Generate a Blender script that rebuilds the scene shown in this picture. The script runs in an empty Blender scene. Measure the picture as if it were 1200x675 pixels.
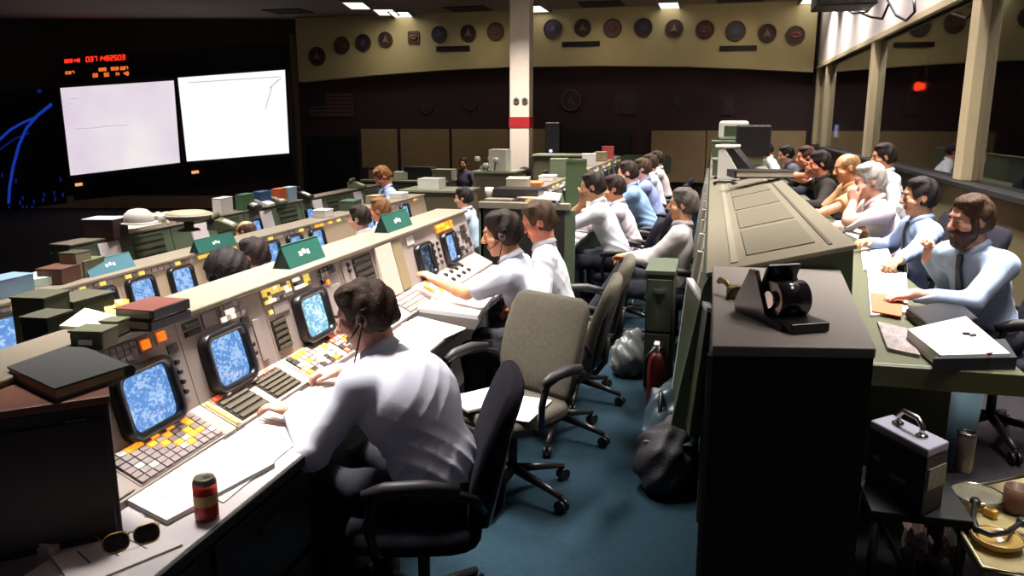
import bpy, math, random
import numpy as np
from mathutils import Vector, Matrix
random.seed(7)
S = bpy.context.scene
COL = S.collection
PI = math.pi
# ------------------------------------------------------------------ camera
H = 1.8
F = 927.0
PITCH = math.radians(12.0); YAW = math.radians(13.9)
FW = np.array([-math.sin(YAW)*math.cos(PITCH), math.cos(YAW)*math.cos(PITCH), -math.sin(PITCH)])
RT = np.array([math.cos(YAW), math.sin(YAW), 0.0]); UP = np.cross(RT, FW)
def at(u, v, **k):
    d = FW + RT*(u-600)/F - UP*(v-337.5)/F
    if 'z' in k: t = (k['z']-H)/d[2]
    elif 'x' in k: t = k['x']/d[0]
    elif 'y' in k: t = k['y']/d[1]
    else: t = k['d']
    return np.array([0, 0, H]) + t*d
def camera():
    c = bpy.data.cameras.new('camera'); o = bpy.data.objects.new('camera', c); COL.objects.link(o)
    m = Matrix((( RT[0], UP[0], -FW[0], 0), (RT[1], UP[1], -FW[1], 0), (RT[2], UP[2], -FW[2], H), (0, 0, 0, 1)))
    o.matrix_world = m
    c.sensor_width = 36; c.lens = F/1200*36; c.clip_start = .05; c.clip_end = 200
    S.camera = o
camera()
# ------------------------------------------------------------------ materials
def lin(c):
    return tuple((x/12.92 if x <= .04045 else ((x+.055)/1.055)**2.4) for x in [v/255 for v in c])
MATS = {}
def mat(name, rgb, rough=.6, metal=0, emit=0, noise=0, scale=8, spec=.5, trans=0, alpha=1, bump=0, bscale=60, ecol=None):
    if name in MATS: return MATS[name]
    m = bpy.data.materials.new(name); m.use_nodes = True
    nt = m.node_tree; b = nt.nodes['Principled BSDF']
    c = lin(rgb)
    b.inputs['Base Color'].default_value = (*c, 1)
    b.inputs['Roughness'].default_value = rough; b.inputs['Metallic'].default_value = metal
    b.inputs['Specular IOR Level'].default_value = spec
    if trans: b.inputs['Transmission Weight'].default_value = trans
    if alpha < 1: b.inputs['Alpha'].default_value = alpha
    if emit:
        b.inputs['Emission Color'].default_value = (*(lin(ecol) if ecol else c), 1); b.inputs['Emission Strength'].default_value = emit
    if noise or bump:
        tc = nt.nodes.new('ShaderNodeTexCoord')
    if noise:
        n = nt.nodes.new('ShaderNodeTexNoise'); n.inputs['Scale'].default_value = scale; n.inputs['Detail'].default_value = 4
        nt.links.new(tc.outputs['Object'], n.inputs['Vector'])
        r = nt.nodes.new('ShaderNodeMapRange'); r.inputs['From Min'].default_value = .3; r.inputs['From Max'].default_value = .7
        r.inputs['To Min'].default_value = 1-noise; r.inputs['To Max'].default_value = 1+noise
        nt.links.new(n.outputs['Fac'], r.inputs['Value'])
        mx = nt.nodes.new('ShaderNodeMix'); mx.data_type = 'RGBA'; mx.blend_type = 'MULTIPLY'; mx.inputs[0].default_value = 1
        mx.inputs[6].default_value = (*c, 1); nt.links.new(r.outputs[0], mx.inputs[7])
        nt.links.new(mx.outputs[2], b.inputs['Base Color'])
    if bump:
        n2 = nt.nodes.new('ShaderNodeTexNoise'); n2.inputs['Scale'].default_value = bscale; n2.inputs['Detail'].default_value = 3
        nt.links.new(tc.outputs['Object'], n2.inputs['Vector'])
        bp = nt.nodes.new('ShaderNodeBump'); bp.inputs['Strength'].default_value = bump; bp.inputs['Distance'].default_value = .01
        nt.links.new(n2.outputs['Fac'], bp.inputs['Height']); nt.links.new(bp.outputs[0], b.inputs['Normal'])
    MATS[name] = m
    return m
def screen_mat(name, c_hi, c_lo, strength, rows=18, dens=.5, seed=0, cols=14):
    """a lit CRT: rows of text-like marks of its own light"""
    m = bpy.data.materials.new(name); m.use_nodes = True
    nt = m.node_tree; b = nt.nodes['Principled BSDF']; N = nt.nodes.new; L = nt.links.new
    b.inputs['Base Color'].default_value = (.01, .012, .015, 1); b.inputs['Roughness'].default_value = .15
    tc = N('ShaderNodeTexCoord'); mp = N('ShaderNodeMapping'); mp.inputs['Location'].default_value = (seed*3.1, seed*1.7, seed)
    mp.inputs['Scale'].default_value = (cols, rows, 1)
    L(tc.outputs['UV'], mp.inputs['Vector'])
    wn = N('ShaderNodeTexNoise'); wn.inputs['Scale'].default_value = .9; wn.inputs['Detail'].default_value = 1
    sp = N('ShaderNodeSeparateXYZ'); L(mp.outputs[0], sp.inputs[0]); fl_ = N('ShaderNodeMath'); fl_.operation = 'FLOOR'; L(sp.outputs[1], fl_.inputs[0])
    m7 = N('ShaderNodeMath'); m7.operation = 'MULTIPLY'; L(fl_.outputs[0], m7.inputs[0]); m7.inputs[1].default_value = 3.7
    cb_ = N('ShaderNodeCombineXYZ'); L(sp.outputs[0], cb_.inputs[0]); L(m7.outputs[0], cb_.inputs[1]); L(cb_.outputs[0], wn.inputs['Vector'])
    ns = N('ShaderNodeTexNoise'); ns.inputs['Scale'].default_value = 3; L(tc.outputs['UV'], ns.inputs['Vector'])
    ad = N('ShaderNodeMath'); ad.operation = 'MULTIPLY_ADD'; L(ns.outputs['Fac'], ad.inputs[0]); ad.inputs[1].default_value = .9; ad.inputs[2].default_value = -.45
    su = N('ShaderNodeMath'); L(wn.outputs['Fac'], su.inputs[0]); L(ad.outputs[0], su.inputs[1])
    rp = N('ShaderNodeValToRGB'); rp.color_ramp.elements[0].position = dens-.08; rp.color_ramp.elements[1].position = dens+.1
    rp.color_ramp.elements[0].color = (*lin(c_lo), 1); rp.color_ramp.elements[1].color = (*lin(c_hi), 1)
    L(su.outputs[0], rp.inputs[0])
    L(rp.outputs[0], b.inputs['Emission Color']); b.inputs['Emission Strength'].default_value = strength
    MATS[name] = m
    return m
# ------------------------------------------------------------------ objects
def tag(o, label=None, cat=None, group=None, kind=None):
    if label: o['label'] = label
    if cat: o['category'] = cat
    if group: o['group'] = group
    if kind: o['kind'] = kind
    return o
def thing(name, label, cat, loc=(0, 0, 0), rz=0, group=None):
    o = bpy.data.objects.new(name, None); COL.objects.link(o); o.empty_display_size = .1
    o.location = loc; o.rotation_euler = (0, 0, rz)
    return tag(o, label, cat, group)
def mw(o):
    m = Matrix.Translation(o.location) @ o.rotation_euler.to_matrix().to_4x4()
    return (mw(o.parent) @ o.matrix_parent_inverse @ m) if o.parent else m
def copy_tree(o, parent=None):
    c = o.copy(); COL.objects.link(c)
    if parent: c.parent = parent; c.matrix_parent_inverse = o.matrix_parent_inverse.copy()
    for ch in KIDS.get(o.name, []): copy_tree(ch, c)
    return c
KIDS = {}
class Fr:
    """a frame: origin and three axes"""
    def __init__(s, o, ex=(1, 0, 0), ey=(0, 1, 0), ez=(0, 0, 1)):
        s.o = np.array(o, float); s.x = np.array(ex, float); s.y = np.array(ey, float); s.z = np.array(ez, float)
    def p(s, x, y, z): return s.o + s.x*x + s.y*y + s.z*z
    def sub(s, x, y, z, rz=0):
        c, n = math.cos(rz), math.sin(rz)
        return Fr(s.p(x, y, z), s.x*c+s.y*n, -s.x*n+s.y*c, s.z)
W0 = Fr((0, 0, 0))
def frz(x, y, z, deg=0, tilt=0):
    """upright frame turned by deg about z, then tilted about its own x"""
    a = math.radians(deg); t = math.radians(tilt)
    ex = np.array([math.cos(a), math.sin(a), 0]); ey0 = np.array([-math.sin(a), math.cos(a), 0]); zz = np.array([0, 0, 1.])
    return Fr((x, y, z), ex, ey0*math.cos(t)+zz*math.sin(t), zz*math.cos(t)-ey0*math.sin(t))
def rrect(w, h, r, n=4, cx=0, cy=0):
    P = []
    for (sx, sy, a0) in ((1, 1, 0), (-1, 1, 90), (-1, -1, 180), (1, -1, 270)):
        for i in range(n+1):
            a = math.radians(a0+90*i/n)
            P.append((cx+sx*(w/2-r)+r*math.cos(a), cy+sy*(h/2-r)+r*math.sin(a)))
    return P
class MB:
    def __init__(s): s.v = []; s.f = []; s.m = []; s.sm = []; s.uv = {}
    def add(s, vs, fs, mi=0, smooth=False):
        b = len(s.v); s.v += [tuple(map(float, p)) for p in vs]
        for f in fs: s.f.append(tuple(i+b for i in f)); s.m.append(mi); s.sm.append(smooth)
        return s
    def box(s, x0, x1, y0, y1, z0, z1, fr=W0, mi=0):
        P = [fr.p(x, y, z) for z in (z0, z1) for x, y in ((x0, y0), (x1, y0), (x1, y1), (x0, y1))]
        return s.add(P, [(3, 2, 1, 0), (4, 5, 6, 7), (0, 1, 5, 4), (1, 2, 6, 5), (2, 3, 7, 6), (3, 0, 4, 7)], mi)
    def cbox(s, c, d, fr=W0, mi=0):
        return s.box(c[0]-d[0]/2, c[0]+d[0]/2, c[1]-d[1]/2, c[1]+d[1]/2, c[2]-d[2]/2, c[2]+d[2]/2, fr, mi)
    def poly(s, P2, z0, z1, fr=W0, mi=0, smooth=False, inset=None):
        """extrude a ccw outline along the frame's z"""
        n = len(P2); vs = [fr.p(x, y, z0) for x, y in P2] + [fr.p(x, y, z1) for x, y in P2]
        s.add(vs, [tuple(range(n-1, -1, -1)), tuple(range(n, 2*n))], mi)
        b = len(s.v)-2*n
        for i in range(n):
            j = (i+1) % n; s.f.append((b+i, b+j, b+n+j, b+n+i)); s.m.append(mi); s.sm.append(smooth)
        return s
    def loft(s, rings, fr=W0, mi=0, smooth=True, cap=(True, True), close=True):
        """rings: lists of (x, y, z) with equal counts"""
        n = len(rings[0]); vs = [fr.p(*p) for r in rings for p in r]; fs = []
        for k in range(len(rings)-1):
            for i in range(n if close else n-1):
                j = (i+1) % n
                fs.append((k*n+i, k*n+j, (k+1)*n+j, (k+1)*n+i))
        s.add(vs, fs, mi, smooth); b = len(s.v)-len(vs)
        if cap[0]: s.f.append(tuple(b+i for i in range(n-1, -1, -1))); s.m.append(mi); s.sm.append(False)
        if cap[1]: s.f.append(tuple(b+(len(rings)-1)*n+i for i in range(n))); s.m.append(mi); s.sm.append(False)
        return s
    def lathe(s, prof, fr=W0, n=16, mi=0, cap=(True, True), smooth=True):
        return s.loft([[(r*math.cos(2*PI*i/n), r*math.sin(2*PI*i/n), z) for i in range(n)] for r, z in prof], fr, mi, smooth, cap)
    def tube(s, path, r, n=8, mi=0, cap=True, closed=False):
        P = [np.array(p, float) for p in path]; R = r if isinstance(r, (list, tuple)) else [r]*len(P)
        rings = []; prev = None
        for i, p in enumerate(P):
            if closed: t = P[(i+1) % len(P)]-P[i-1]
            else: t = P[min(i+1, len(P)-1)]-P[max(i-1, 0)]
            t = t/(np.linalg.norm(t)+1e-9)
            if prev is None:
                a = np.array([0, 0, 1.]) if abs(t[2]) < .9 else np.array([1., 0, 0])
                u = np.cross(t, a)
            else: u = prev - t*(prev@t)
            u = u/(np.linalg.norm(u)+1e-9); w = np.cross(t, u); prev = u
            rings.append([tuple(p+R[i]*(u*math.cos(2*PI*k/n)+w*math.sin(2*PI*k/n))) for k in range(n)])
        if closed: rings.append(rings[0]); cap = False
        return s.loft(rings, W0, mi, True, (cap, cap))
    def cyl(s, a, b, r0, r1=None, n=14, mi=0): return s.tube([a, b], [r0, r0 if r1 is None else r1], n, mi)
    def ball(s, c, r, n=12, mi=0, fr=W0):
        r = (r, r, r) if not isinstance(r, (tuple, list)) else r
        rings = []
        for k in range(1, n//2):
            a = -PI/2+PI*k/(n//2)
            rings.append([(c[0]+r[0]*math.cos(a)*math.cos(2*PI*i/n), c[1]+r[1]*math.cos(a)*math.sin(2*PI*i/n), c[2]+r[2]*math.sin(a)) for i in range(n)])
        return s.loft(rings, fr, mi)
    def torus(s, c, R, r, fr=W0, n=24, k=8, mi=0, a0=0, a1=2*PI, sy=1):
        full = abs(a1-a0-2*PI) < 1e-6
        pts = [fr.p(c[0]+R*math.cos(a0+(a1-a0)*i/n), c[1]+sy*R*math.sin(a0+(a1-a0)*i/n), c[2]) for i in range(n if full else n+1)]
        return s.tube(pts, r, k, mi, closed=full)
    def sheet(s, fn, nu, nv, mi=0, uv=False, smooth=True):
        vs = [fn(i/nu, j/nv) for j in range(nv+1) for i in range(nu+1)]; fs = []
        for j in range(nv):
            for i in range(nu):
                a = j*(nu+1)+i; fs.append((a, a+1, a+nu+2, a+nu+1))
        b = len(s.v)
        s.add(vs, fs, mi, smooth)
        if uv:
            for j in range(nv+1):
                for i in range(nu+1): s.uv[b+j*(nu+1)+i] = (i/nu, j/nv)
        return s
    def build(s, name, mats, parent=None, local=False, bevel=0, seg=2, solid=0):
        me = bpy.data.meshes.new(name); me.from_pydata(s.v, [], s.f)
        if not isinstance(mats, (list, tuple)): mats = [mats]
        for m in mats: me.materials.append(m)
        me.polygons.foreach_set('material_index', s.m); me.polygons.foreach_set('use_smooth', s.sm)
        if s.uv:
            u = me.uv_layers.new(name='UVMap')
            for l in me.loops:
                u.data[l.index].uv = s.uv.get(l.vertex_index, (0, 0))
        me.update()
        return link(name, me, parent, local, bevel, seg, solid)
def link(name, me, parent=None, local=False, bevel=0, seg=2, solid=0):
    o = bpy.data.objects.new(name, me); COL.objects.link(o)
    if parent:
        o.parent = parent; KIDS.setdefault(parent.name, []).append(o)
        if not local: o.matrix_parent_inverse = mw(parent).inverted()
    if solid:
        md = o.modifiers.new('solid', 'SOLIDIFY'); md.thickness = solid; md.offset = 0
    if bevel:
        md = o.modifiers.new('bevel', 'BEVEL'); md.width = bevel; md.segments = seg; md.limit_method = 'ANGLE'; md.angle_limit = math.radians(40)
    return o
def struct(name, mb, m, **k):
    o = mb.build(name, m, **k); o['kind'] = 'structure'; return o
# ------------------------------------------------------------------ implicit surfaces (for people): smooth unions, then surface nets
def nrm(v): v = np.array(v, float); return v/(np.linalg.norm(v)+1e-12)
class Sdf:
    def __init__(s): s.ops = []
    def cone(s, a, b, ra, rb, k=.02, sub=False, cut=None):
        a = np.array(a, float); b = np.array(b, float); R = max(ra, rb)
        s.ops.append(('c', a, b, ra, rb, k, sub, np.minimum(a, b)-R, np.maximum(a, b)+R, cut)); return s
    def ell(s, c, r, k=.02, sub=False, R=None, cut=None):
        c = np.array(c, float); r = np.array(r, float); R = np.eye(3) if R is None else R
        e = np.sqrt(((R*r)**2).sum(1))
        s.ops.append(('e', c, r, R, None, k, sub, c-e, c+e, cut)); return s
    def plane(s, p, n, k=.004):
        s.ops.append(('p', np.array(p, float), nrm(n), None, None, k, True, None, None, None)); return s
    def mesh(s, h, disp=None, pad=.012):
        lo = np.min([o[7] for o in s.ops if o[7] is not None and not o[6]], 0)-pad-h*2
        hi = np.max([o[8] for o in s.ops if o[8] is not None and not o[6]], 0)+pad+h*2
        n = np.ceil((hi-lo)/h).astype(int)+1
        D = np.full(n, .5, np.float32)
        ax = [(lo[i]+h*np.arange(n[i])).astype(np.float32) for i in range(3)]
        for o in s.ops:
            typ, k, sub = o[0], o[5], o[6]
            if typ == 'p':
                d = sum(((ax[i]-o[1][i])*o[2][i]).reshape([-1 if j == i else 1 for j in range(3)]) for i in range(3))
                D = smax(D, d.astype(np.float32), k); continue
            m = k+h*3+pad
            i0 = np.clip(np.floor((o[7]-m-lo)/h).astype(int), 0, n); i1 = np.clip(np.ceil((o[8]+m-lo)/h).astype(int)+1, 0, n)
            if (i1 <= i0).any(): continue
            sl = tuple(slice(a, b) for a, b in zip(i0, i1))
            X = ax[0][sl[0]][:, None, None]; Y = ax[1][sl[1]][None, :, None]; Z = ax[2][sl[2]][None, None, :]
            if typ == 'c':
                a, b, ra, rb = o[1:5]; ba = b-a; L = float(ba@ba)+1e-9
                px, py, pz = X-a[0], Y-a[1], Z-a[2]
                t = np.clip((px*ba[0]+py*ba[1]+pz*ba[2])/L, 0, 1)
                d = np.sqrt((px-t*ba[0])**2+(py-t*ba[1])**2+(pz-t*ba[2])**2)-(ra+(rb-ra)*t)
            else:
                c, r, R = o[1:4]; px, py, pz = X-c[0], Y-c[1], Z-c[2]
                q = [px*R[0, j]+py*R[1, j]+pz*R[2, j] for j in range(3)]
                k0 = np.sqrt(sum((q[j]/r[j])**2 for j in range(3)))
                k1 = np.sqrt(sum((q[j]/r[j]**2)**2 for j in range(3)))+1e-6
                d = k0*(k0-1)/k1
            if o[9] is not None:
                for (pp, nn) in o[9]:
                    nn = nrm(nn); d = np.maximum(d, (X-pp[0])*nn[0]+(Y-pp[1])*nn[1]+(Z-pp[2])*nn[2])
            d = d.astype(np.float32)
            D[sl] = smax(D[sl], -d, k) if sub else smin(D[sl], d, k)
        if disp is not None:
            near = np.abs(D) < .05
            idx = np.argwhere(near); P = lo+idx*h
            D[near] += disp(P).astype(np.float32)
        D[0] = D[-1] = 1; D[:, 0] = D[:, -1] = 1; D[:, :, 0] = D[:, :, -1] = 1
        return nets(D, lo, h)
def smin(a, b, k):
    if k <= 0: return np.minimum(a, b)
    q = np.maximum(k-np.abs(a-b), 0)/k
    return np.minimum(a, b)-q*q*k*.25
def smax(a, b, k): return -smin(-a, -b, k)
def nets(D, lo, h):
    I = D < 0
    s = [slice(0, -1), slice(1, None)]
    cnt = np.zeros(np.array(D.shape)-1, np.int8)
    for a in (0, 1):
        for b in (0, 1):
            for c in (0, 1): cnt += I[s[a], s[b], s[c]]
    act = (cnt > 0) & (cnt < 8)
    idx = np.argwhere(act); n = len(idx)
    num = np.full(act.shape, -1, np.int32); num[act] = np.arange(n)
    acc = np.zeros((n, 3)); w = np.zeros(n)
    cs = {}
    for a in (0, 1):
        for b in (0, 1):
            for c in (0, 1): cs[a, b, c] = D[idx[:, 0]+a, idx[:, 1]+b, idx[:, 2]+c]
    for ax in range(3):
        o = [i for i in range(3) if i != ax]
        for p in (0, 1):
            for q in (0, 1):
                k0 = [0, 0, 0]; k0[o[0]] = p; k0[o[1]] = q; k1 = list(k0); k1[ax] = 1
                v0, v1 = cs[tuple(k0)], cs[tuple(k1)]
                x = (v0 < 0) != (v1 < 0)
                t = np.where(x, v0/np.where(x, v0-v1, 1), 0)
                pos = np.tile(np.array(k0, float), (n, 1)); pos[:, ax] += t
                acc += pos*x[:, None]; w += x
    V = lo+h*(idx+acc/w[:, None])
    quads = []
    for ax in range(3):
        o = [i for i in range(3) if i != ax]
        A = [slice(None)]*3; B = [slice(None)]*3; A[ax] = slice(0, -1); B[ax] = slice(1, None)
        e = np.argwhere(I[tuple(A)] != I[tuple(B)])
        ok = np.ones(len(e), bool)
        for q in o: ok &= (e[:, q] > 0) & (e[:, q] < D.shape[q]-1)
        e = e[ok]
        ins = I[e[:, 0], e[:, 1], e[:, 2]]
        c = []
        for (p, q) in ((0, 0), (-1, 0), (-1, -1), (0, -1)):
            g = e.copy(); g[:, o[0]] += p; g[:, o[1]] += q
            c.append(num[g[:, 0], g[:, 1], g[:, 2]])
        Q = np.stack(c, 1)
        flip = ins if ax != 1 else ~ins
        Q[~flip] = Q[~flip][:, ::-1]
        quads.append(Q)
    return V, np.concatenate(quads)
def mesh_np(name, V, Q, mats, mi=None):
    me = bpy.data.meshes.new(name)
    me.vertices.add(len(V)); me.vertices.foreach_set('co', V.astype(np.float32).ravel())
    me.loops.add(Q.size); me.loops.foreach_set('vertex_index', Q.astype(np.int32).ravel())
    me.polygons.add(len(Q)); me.polygons.foreach_set('loop_start', np.arange(0, Q.size, 4, dtype=np.int32))
    me.polygons.foreach_set('loop_total', np.full(len(Q), 4, np.int32))
    for m in mats: me.materials.append(m)
    me.update(calc_edges=True)
    me.polygons.foreach_set('use_smooth', np.ones(len(Q), bool))
    if mi is not None: me.polygons.foreach_set('material_index', mi.astype(np.int32))
    me.validate()
    return me
def rot(fwd, up):
    x = nrm(fwd); up = np.array(up, float); z = nrm(up-x*(up@x)); y = np.cross(z, x)
    return np.stack([x, y, z], 1)          # columns: local axes
def ik(a, t, l1, l2, pole):
    a = np.array(a, float); t = np.array(t, float); v = t-a; d = np.linalg.norm(v)
    if d > (l1+l2)*.995: t = a+v/d*(l1+l2)*.995; v = t-a; d = np.linalg.norm(v)
    d = max(d, abs(l1-l2)+.02)
    x = (l1*l1-l2*l2+d*d)/(2*d); y = math.sqrt(max(l1*l1-x*x, 0))
    n = v/d; p = np.array(pole, float); p = nrm(p-n*(p@n))
    return a+n*x+p*y, t
def hand(sd, w, fwd, back, right, curl=.35, spread=1., s=1., thumb=0.3):
    """a five-fingered hand from the wrist: fwd along the fingers, back = direction of the hand's back"""
    R = rot(fwd, back); sg = 1 if right else -1           # right hand: thumb towards +y when palm is down and fingers +x
    def T(x, y, z): return np.array(w)+R@np.array([x*s, y*s*sg, z*s])
    RR = R.copy()
    sd.ell(T(.048, 0, 0), (.052*s, .041*s, .017*s), .012, R=RR)
    sd.cone(T(-.02, 0, 0), T(.03, 0, 0), .025*s, .024*s, .02)
    sd.cone(T(.02, .022, -.006), T(.05, .03, -.01), .016*s, .013*s, .012)
    for (y, L, r, c0) in ((.029, .072, .0088, 0), (.0095, .080, .0092, .03), (-.010, .075, .0088, .06), (-.029, .058, .0078, .1)):
        p = np.array([.088-abs(y-.005)*.25, y, 0]); a = -(curl+c0)*.9; sp = y*3.2*spread
        for j, f in enumerate((.46, .30, .24)):
            q = p+L*f*np.array([math.cos(a)*math.cos(sp), math.cos(a)*math.sin(sp), math.sin(a)])
            sd.cone(T(*p), T(*q), (r-.0006*j)*s, (r-.0006*(j+1))*s, .004 if j else .008)
            p = q; a -= (curl+c0)*1.15
    t0 = np.array([.028, .032, -.006]); t1 = np.array([.058, .056-.02*thumb, -.010-.012*thumb]); t2 = np.array([.084, .066-.035*thumb, -.016-.02*thumb])
    sd.cone(T(*t0), T(*t1), .0125*s, .0105*s, .008); sd.cone(T(*t1), T(*t2), .0105*s, .0085*s, .004)
SKIN = {}
def skin_mats(kind):
    c = {'pink': (232, 172, 148), 'tan': (214, 150, 112), 'pale': (238, 190, 170), 'brown': (150, 98, 70), 'red': (222, 140, 112)}[kind]
    return [mat('skin_'+kind, c, .5, noise=.06, scale=14), mat('lip_'+kind, tuple(int(x*.8) for x in (c[0], c[1]*.85, c[2]*.88)), .45)]
def cloth_mat(name, c, noise=.03): return mat(name, c, .85, spec=.25, noise=noise, scale=5, bump=.12, bscale=220)
def person(label, head, lean, yaw, floor, *, hyaw=0, hpitch=0, roll=0, L=None, R=None, lpole=None, rpole=None, lcurl=.35, rcurl=.35,
           lfwd=None, rfwd=None, lback=None, rback=None, shirt=('white_shirt', (236, 238, 244)), sleeve='long', trousers=('dark_trousers', (38, 38, 46)),
           hair='full', hcol=(52, 34, 24), skin='pink', beard=None, tie=None, legs='sit', h=.008, s=1., twist=0, glasses=False, headset=False, badge=False,
           group=None, bulk=1.0, hunch=0, seat=.55, feet=None, moustache=False, vest=None, stripe=None, name='person'):
    """head: world centre of the head; lean: torso angle from upright (deg) towards the facing yaw (deg, 0 = +X)"""
    ya = math.radians(yaw); le = math.radians(lean); ro = math.radians(roll)
    u = nrm([math.sin(le), math.sin(ro), math.cos(le)])
    hd = nrm([math.sin(le*.55+.10), math.sin(ro)*.6, math.cos(le*.55+.10)])
    nb = .515*s*u; hc = nb+.165*s*hd
    cz, sz = math.cos(ya), math.sin(ya)
    Rz = np.array([[cz, -sz, 0], [sz, cz, 0], [0, 0, 1]])
    org = np.array(head, float)-Rz@hc                      # pelvis in the world
    base = np.array([org[0], org[1], floor])
    toL = lambda p: Rz.T@(np.array(p, float)-org)          # world -> pelvis frame
    o = thing(name, label, 'person', tuple(base), ya, group)
    off = np.array([0, 0, org[2]-floor])
    tw = math.radians(twist); lat = nrm([-math.sin(tw), math.cos(tw), 0]); lat = nrm(lat-u*(lat@u)); fwd = np.cross(lat, u)
    Tt = np.stack([fwd, lat, u], 1)
    P0 = np.zeros(3); Sc = .455*s*u+fwd*.01
    sh = {1: Sc+lat*.178*s, -1: Sc-lat*.178*s}
    hr = rot(Rz.T@np.array([math.cos(ya+math.radians(hyaw))*math.cos(math.radians(hpitch)), math.sin(ya+math.radians(hyaw))*math.cos(math.radians(hpitch)), -math.sin(math.radians(hpitch))]), hd*.5+np.array([0, 0, .5]))
    def Hd(x, y, z): return hc+hr@(np.array([x, y, z])*s)
    # ---- arms
    arms = {}
    for sd_, tgt, pole, cu, ff, bb in ((1, L, lpole, lcurl, lfwd, lback), (-1, R, rpole, rcurl, rfwd, rback)):
        if tgt is None: t = np.array([.30*s, sd_*.14, .12*s])
        else: t = toL(tgt)
        pl = np.array([-.45, sd_*.8, -.4]) if pole is None else Rz.T@np.array(pole, float)
        e, t = ik(sh[sd_], t, .285*s, .255*s, pl)
        fd = nrm(t-e) if ff is None else nrm(Rz.T@np.array(ff, float))
        bk = np.array([0, 0, 1.]) if bb is None else Rz.T@np.array(bb, float)
        if abs(fd@nrm(bk)) > .95: bk = np.array([-1., 0, .2])
        arms[sd_] = (sh[sd_], e, t, fd, bk, cu)
    # ---- legs
    lg = {}
    fl = -off[2]
    for sd_ in (1, -1):
        hip = np.array([.0, sd_*.085*s, -.01])
        if legs == 'sit': kn = hip+np.array([.41*s, sd_*.05, -.02]); an = np.array([kn[0]-.04, kn[1], fl+.09])
        elif legs == 'cross':
            if sd_ == 1: kn = hip+np.array([.40*s, .02, .02]); an = np.array([kn[0]+.03, kn[1], fl+.09])
            else: kn = hip+np.array([.40*s, .10, .14]); an = kn+np.array([.22, .12, -.30])
        else: kn = np.array([.03, sd_*.095, fl*.53]); an = np.array([-.01, sd_*.10, fl+.09])
        if feet and sd_ in feet:
            an = toL(feet[sd_]); kn, an = ik(hip, an, .43*s, .43*s, np.array([.8, sd_*.1, .6]))
        lg[sd_] = (hip, kn, an)
    # ---- body (one continuous surface)
    b = Sdf()
    b.cone(P0, .22*s*u, .07*s, .07*s, .03).cone(.22*s*u, .40*s*u, .07*s, .06*s, .03)
    for d_ in (1, -1):
        S_, e, t, fd, bk, cu = arms[d_]
        b.cone(.41*s*u, S_-u*.01, .042*s, .036*s, .02)
        b.cone(S_, e, .040*s, .036*s, .02).cone(e, e+(t-e)*.3, .038*s, .04*s, .015).cone(e+(t-e)*.3, t, .04*s, .026*s, .015)
        hand(b, t, fd, bk, d_ == -1, cu, s=s*1.02)
        hip, kn, an = lg[d_]
        b.cone(hip, kn, .06*s, .045*s, .03).cone(kn, an, .042*s, .032*s, .02)
        b.cone(an, an+np.array([.1, 0, -.05]), .03, .025, .02)
    b.cone(nb-.03*s*u, Hd(-.02, 0, -.055), .064*s, .056*s, .03)
    b.ell(Hd(-.012, 0, .032), np.array([.098, .077, .088])*s, .02, R=hr)
    b.ell(Hd(.028, 0, -.045), np.array([.058, .054, .066])*s, .03, R=hr)
    b.cone(Hd(.066, 0, -.098), Hd(.058, 0, -.085), .020*s, .03*s, .02)              # chin
    b.cone(Hd(.078, .026, .034), Hd(.078, -.026, .034), .014*s, .014*s, .012)        # brow
    for y in (1, -1):
        b.ell(Hd(.092, y*.032, .008), np.array([.016, .019, .013])*s, .012, sub=True, R=hr)
        b.ell(Hd(.074, y*.032, .006), np.array([.0135, .0155, .0125])*s, .003, R=hr)   # eyeball under the lid
        b.cone(Hd(.072, y*.045, -.022), Hd(.05, y*.058, -.03), .016*s, .016*s, .02)    # cheek
        b.ell(Hd(-.008, y*.080, .0), np.array([.020, .010, .033])*s, .006, R=hr)
        b.ell(Hd(-.006, y*.091, .003), np.array([.010, .006, .018])*s, .004, sub=True, R=hr)
    b.cone(Hd(.090, 0, .016), Hd(.112, 0, -.022), .009*s, .0135*s, .012)
    b.cone(Hd(.098, .011, -.028), Hd(.098, -.011, -.028), .010*s, .010*s, .006)
    b.cone(Hd(.088, .016, -.056), Hd(.088, -.016, -.056), .0075*s, .0075*s, .006)
    b.cone(Hd(.086, .013, -.068), Hd(.086, -.013, -.068), .0085*s, .0085*s, .005)
    V, Q = b.mesh(h)
    C = V[Q].mean(1); lc = (C-hc)@hr/s
    mi = ((lc[:, 0] > .080) & (np.abs(lc[:, 1]) < .024) & (lc[:, 2] < -.051) & (lc[:, 2] > -.074)).astype(int)
    link('body', mesh_np('body', V+off, Q, skin_mats(skin), mi), o, True)
    if h < .0065:
        for y in (1, -1):
            m = MB()
            m.ball(Hd(.0765, y*.032, .007)+off, .0125*s, 10, 0)
            m.ball(Hd(.0865, y*.033, .006)+off, .0048*s, 8, 1)
            m.build('eye', [mat('eye_white', (226, 220, 214), .25), mat('iris', (46, 34, 28), .2)], o, True)
    # ---- shirt
    t = Sdf()
    t.ell(.10*s*u-fwd*.0, np.array([.118*bulk, .158*bulk, .19])*s, .05, R=Tt)
    t.ell(.32*s*u+fwd*.005, np.array([.115*bulk, .168*bulk, .19])*s, .06, R=Tt)
    if hunch: t.ell(.33*s*u-fwd*hunch, np.array([.11, .16*bulk, .17])*s, .06, R=Tt)
    t.cone(sh[1]-lat*.02, sh[-1]+lat*.02, .070*s, .070*s, .05)
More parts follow.
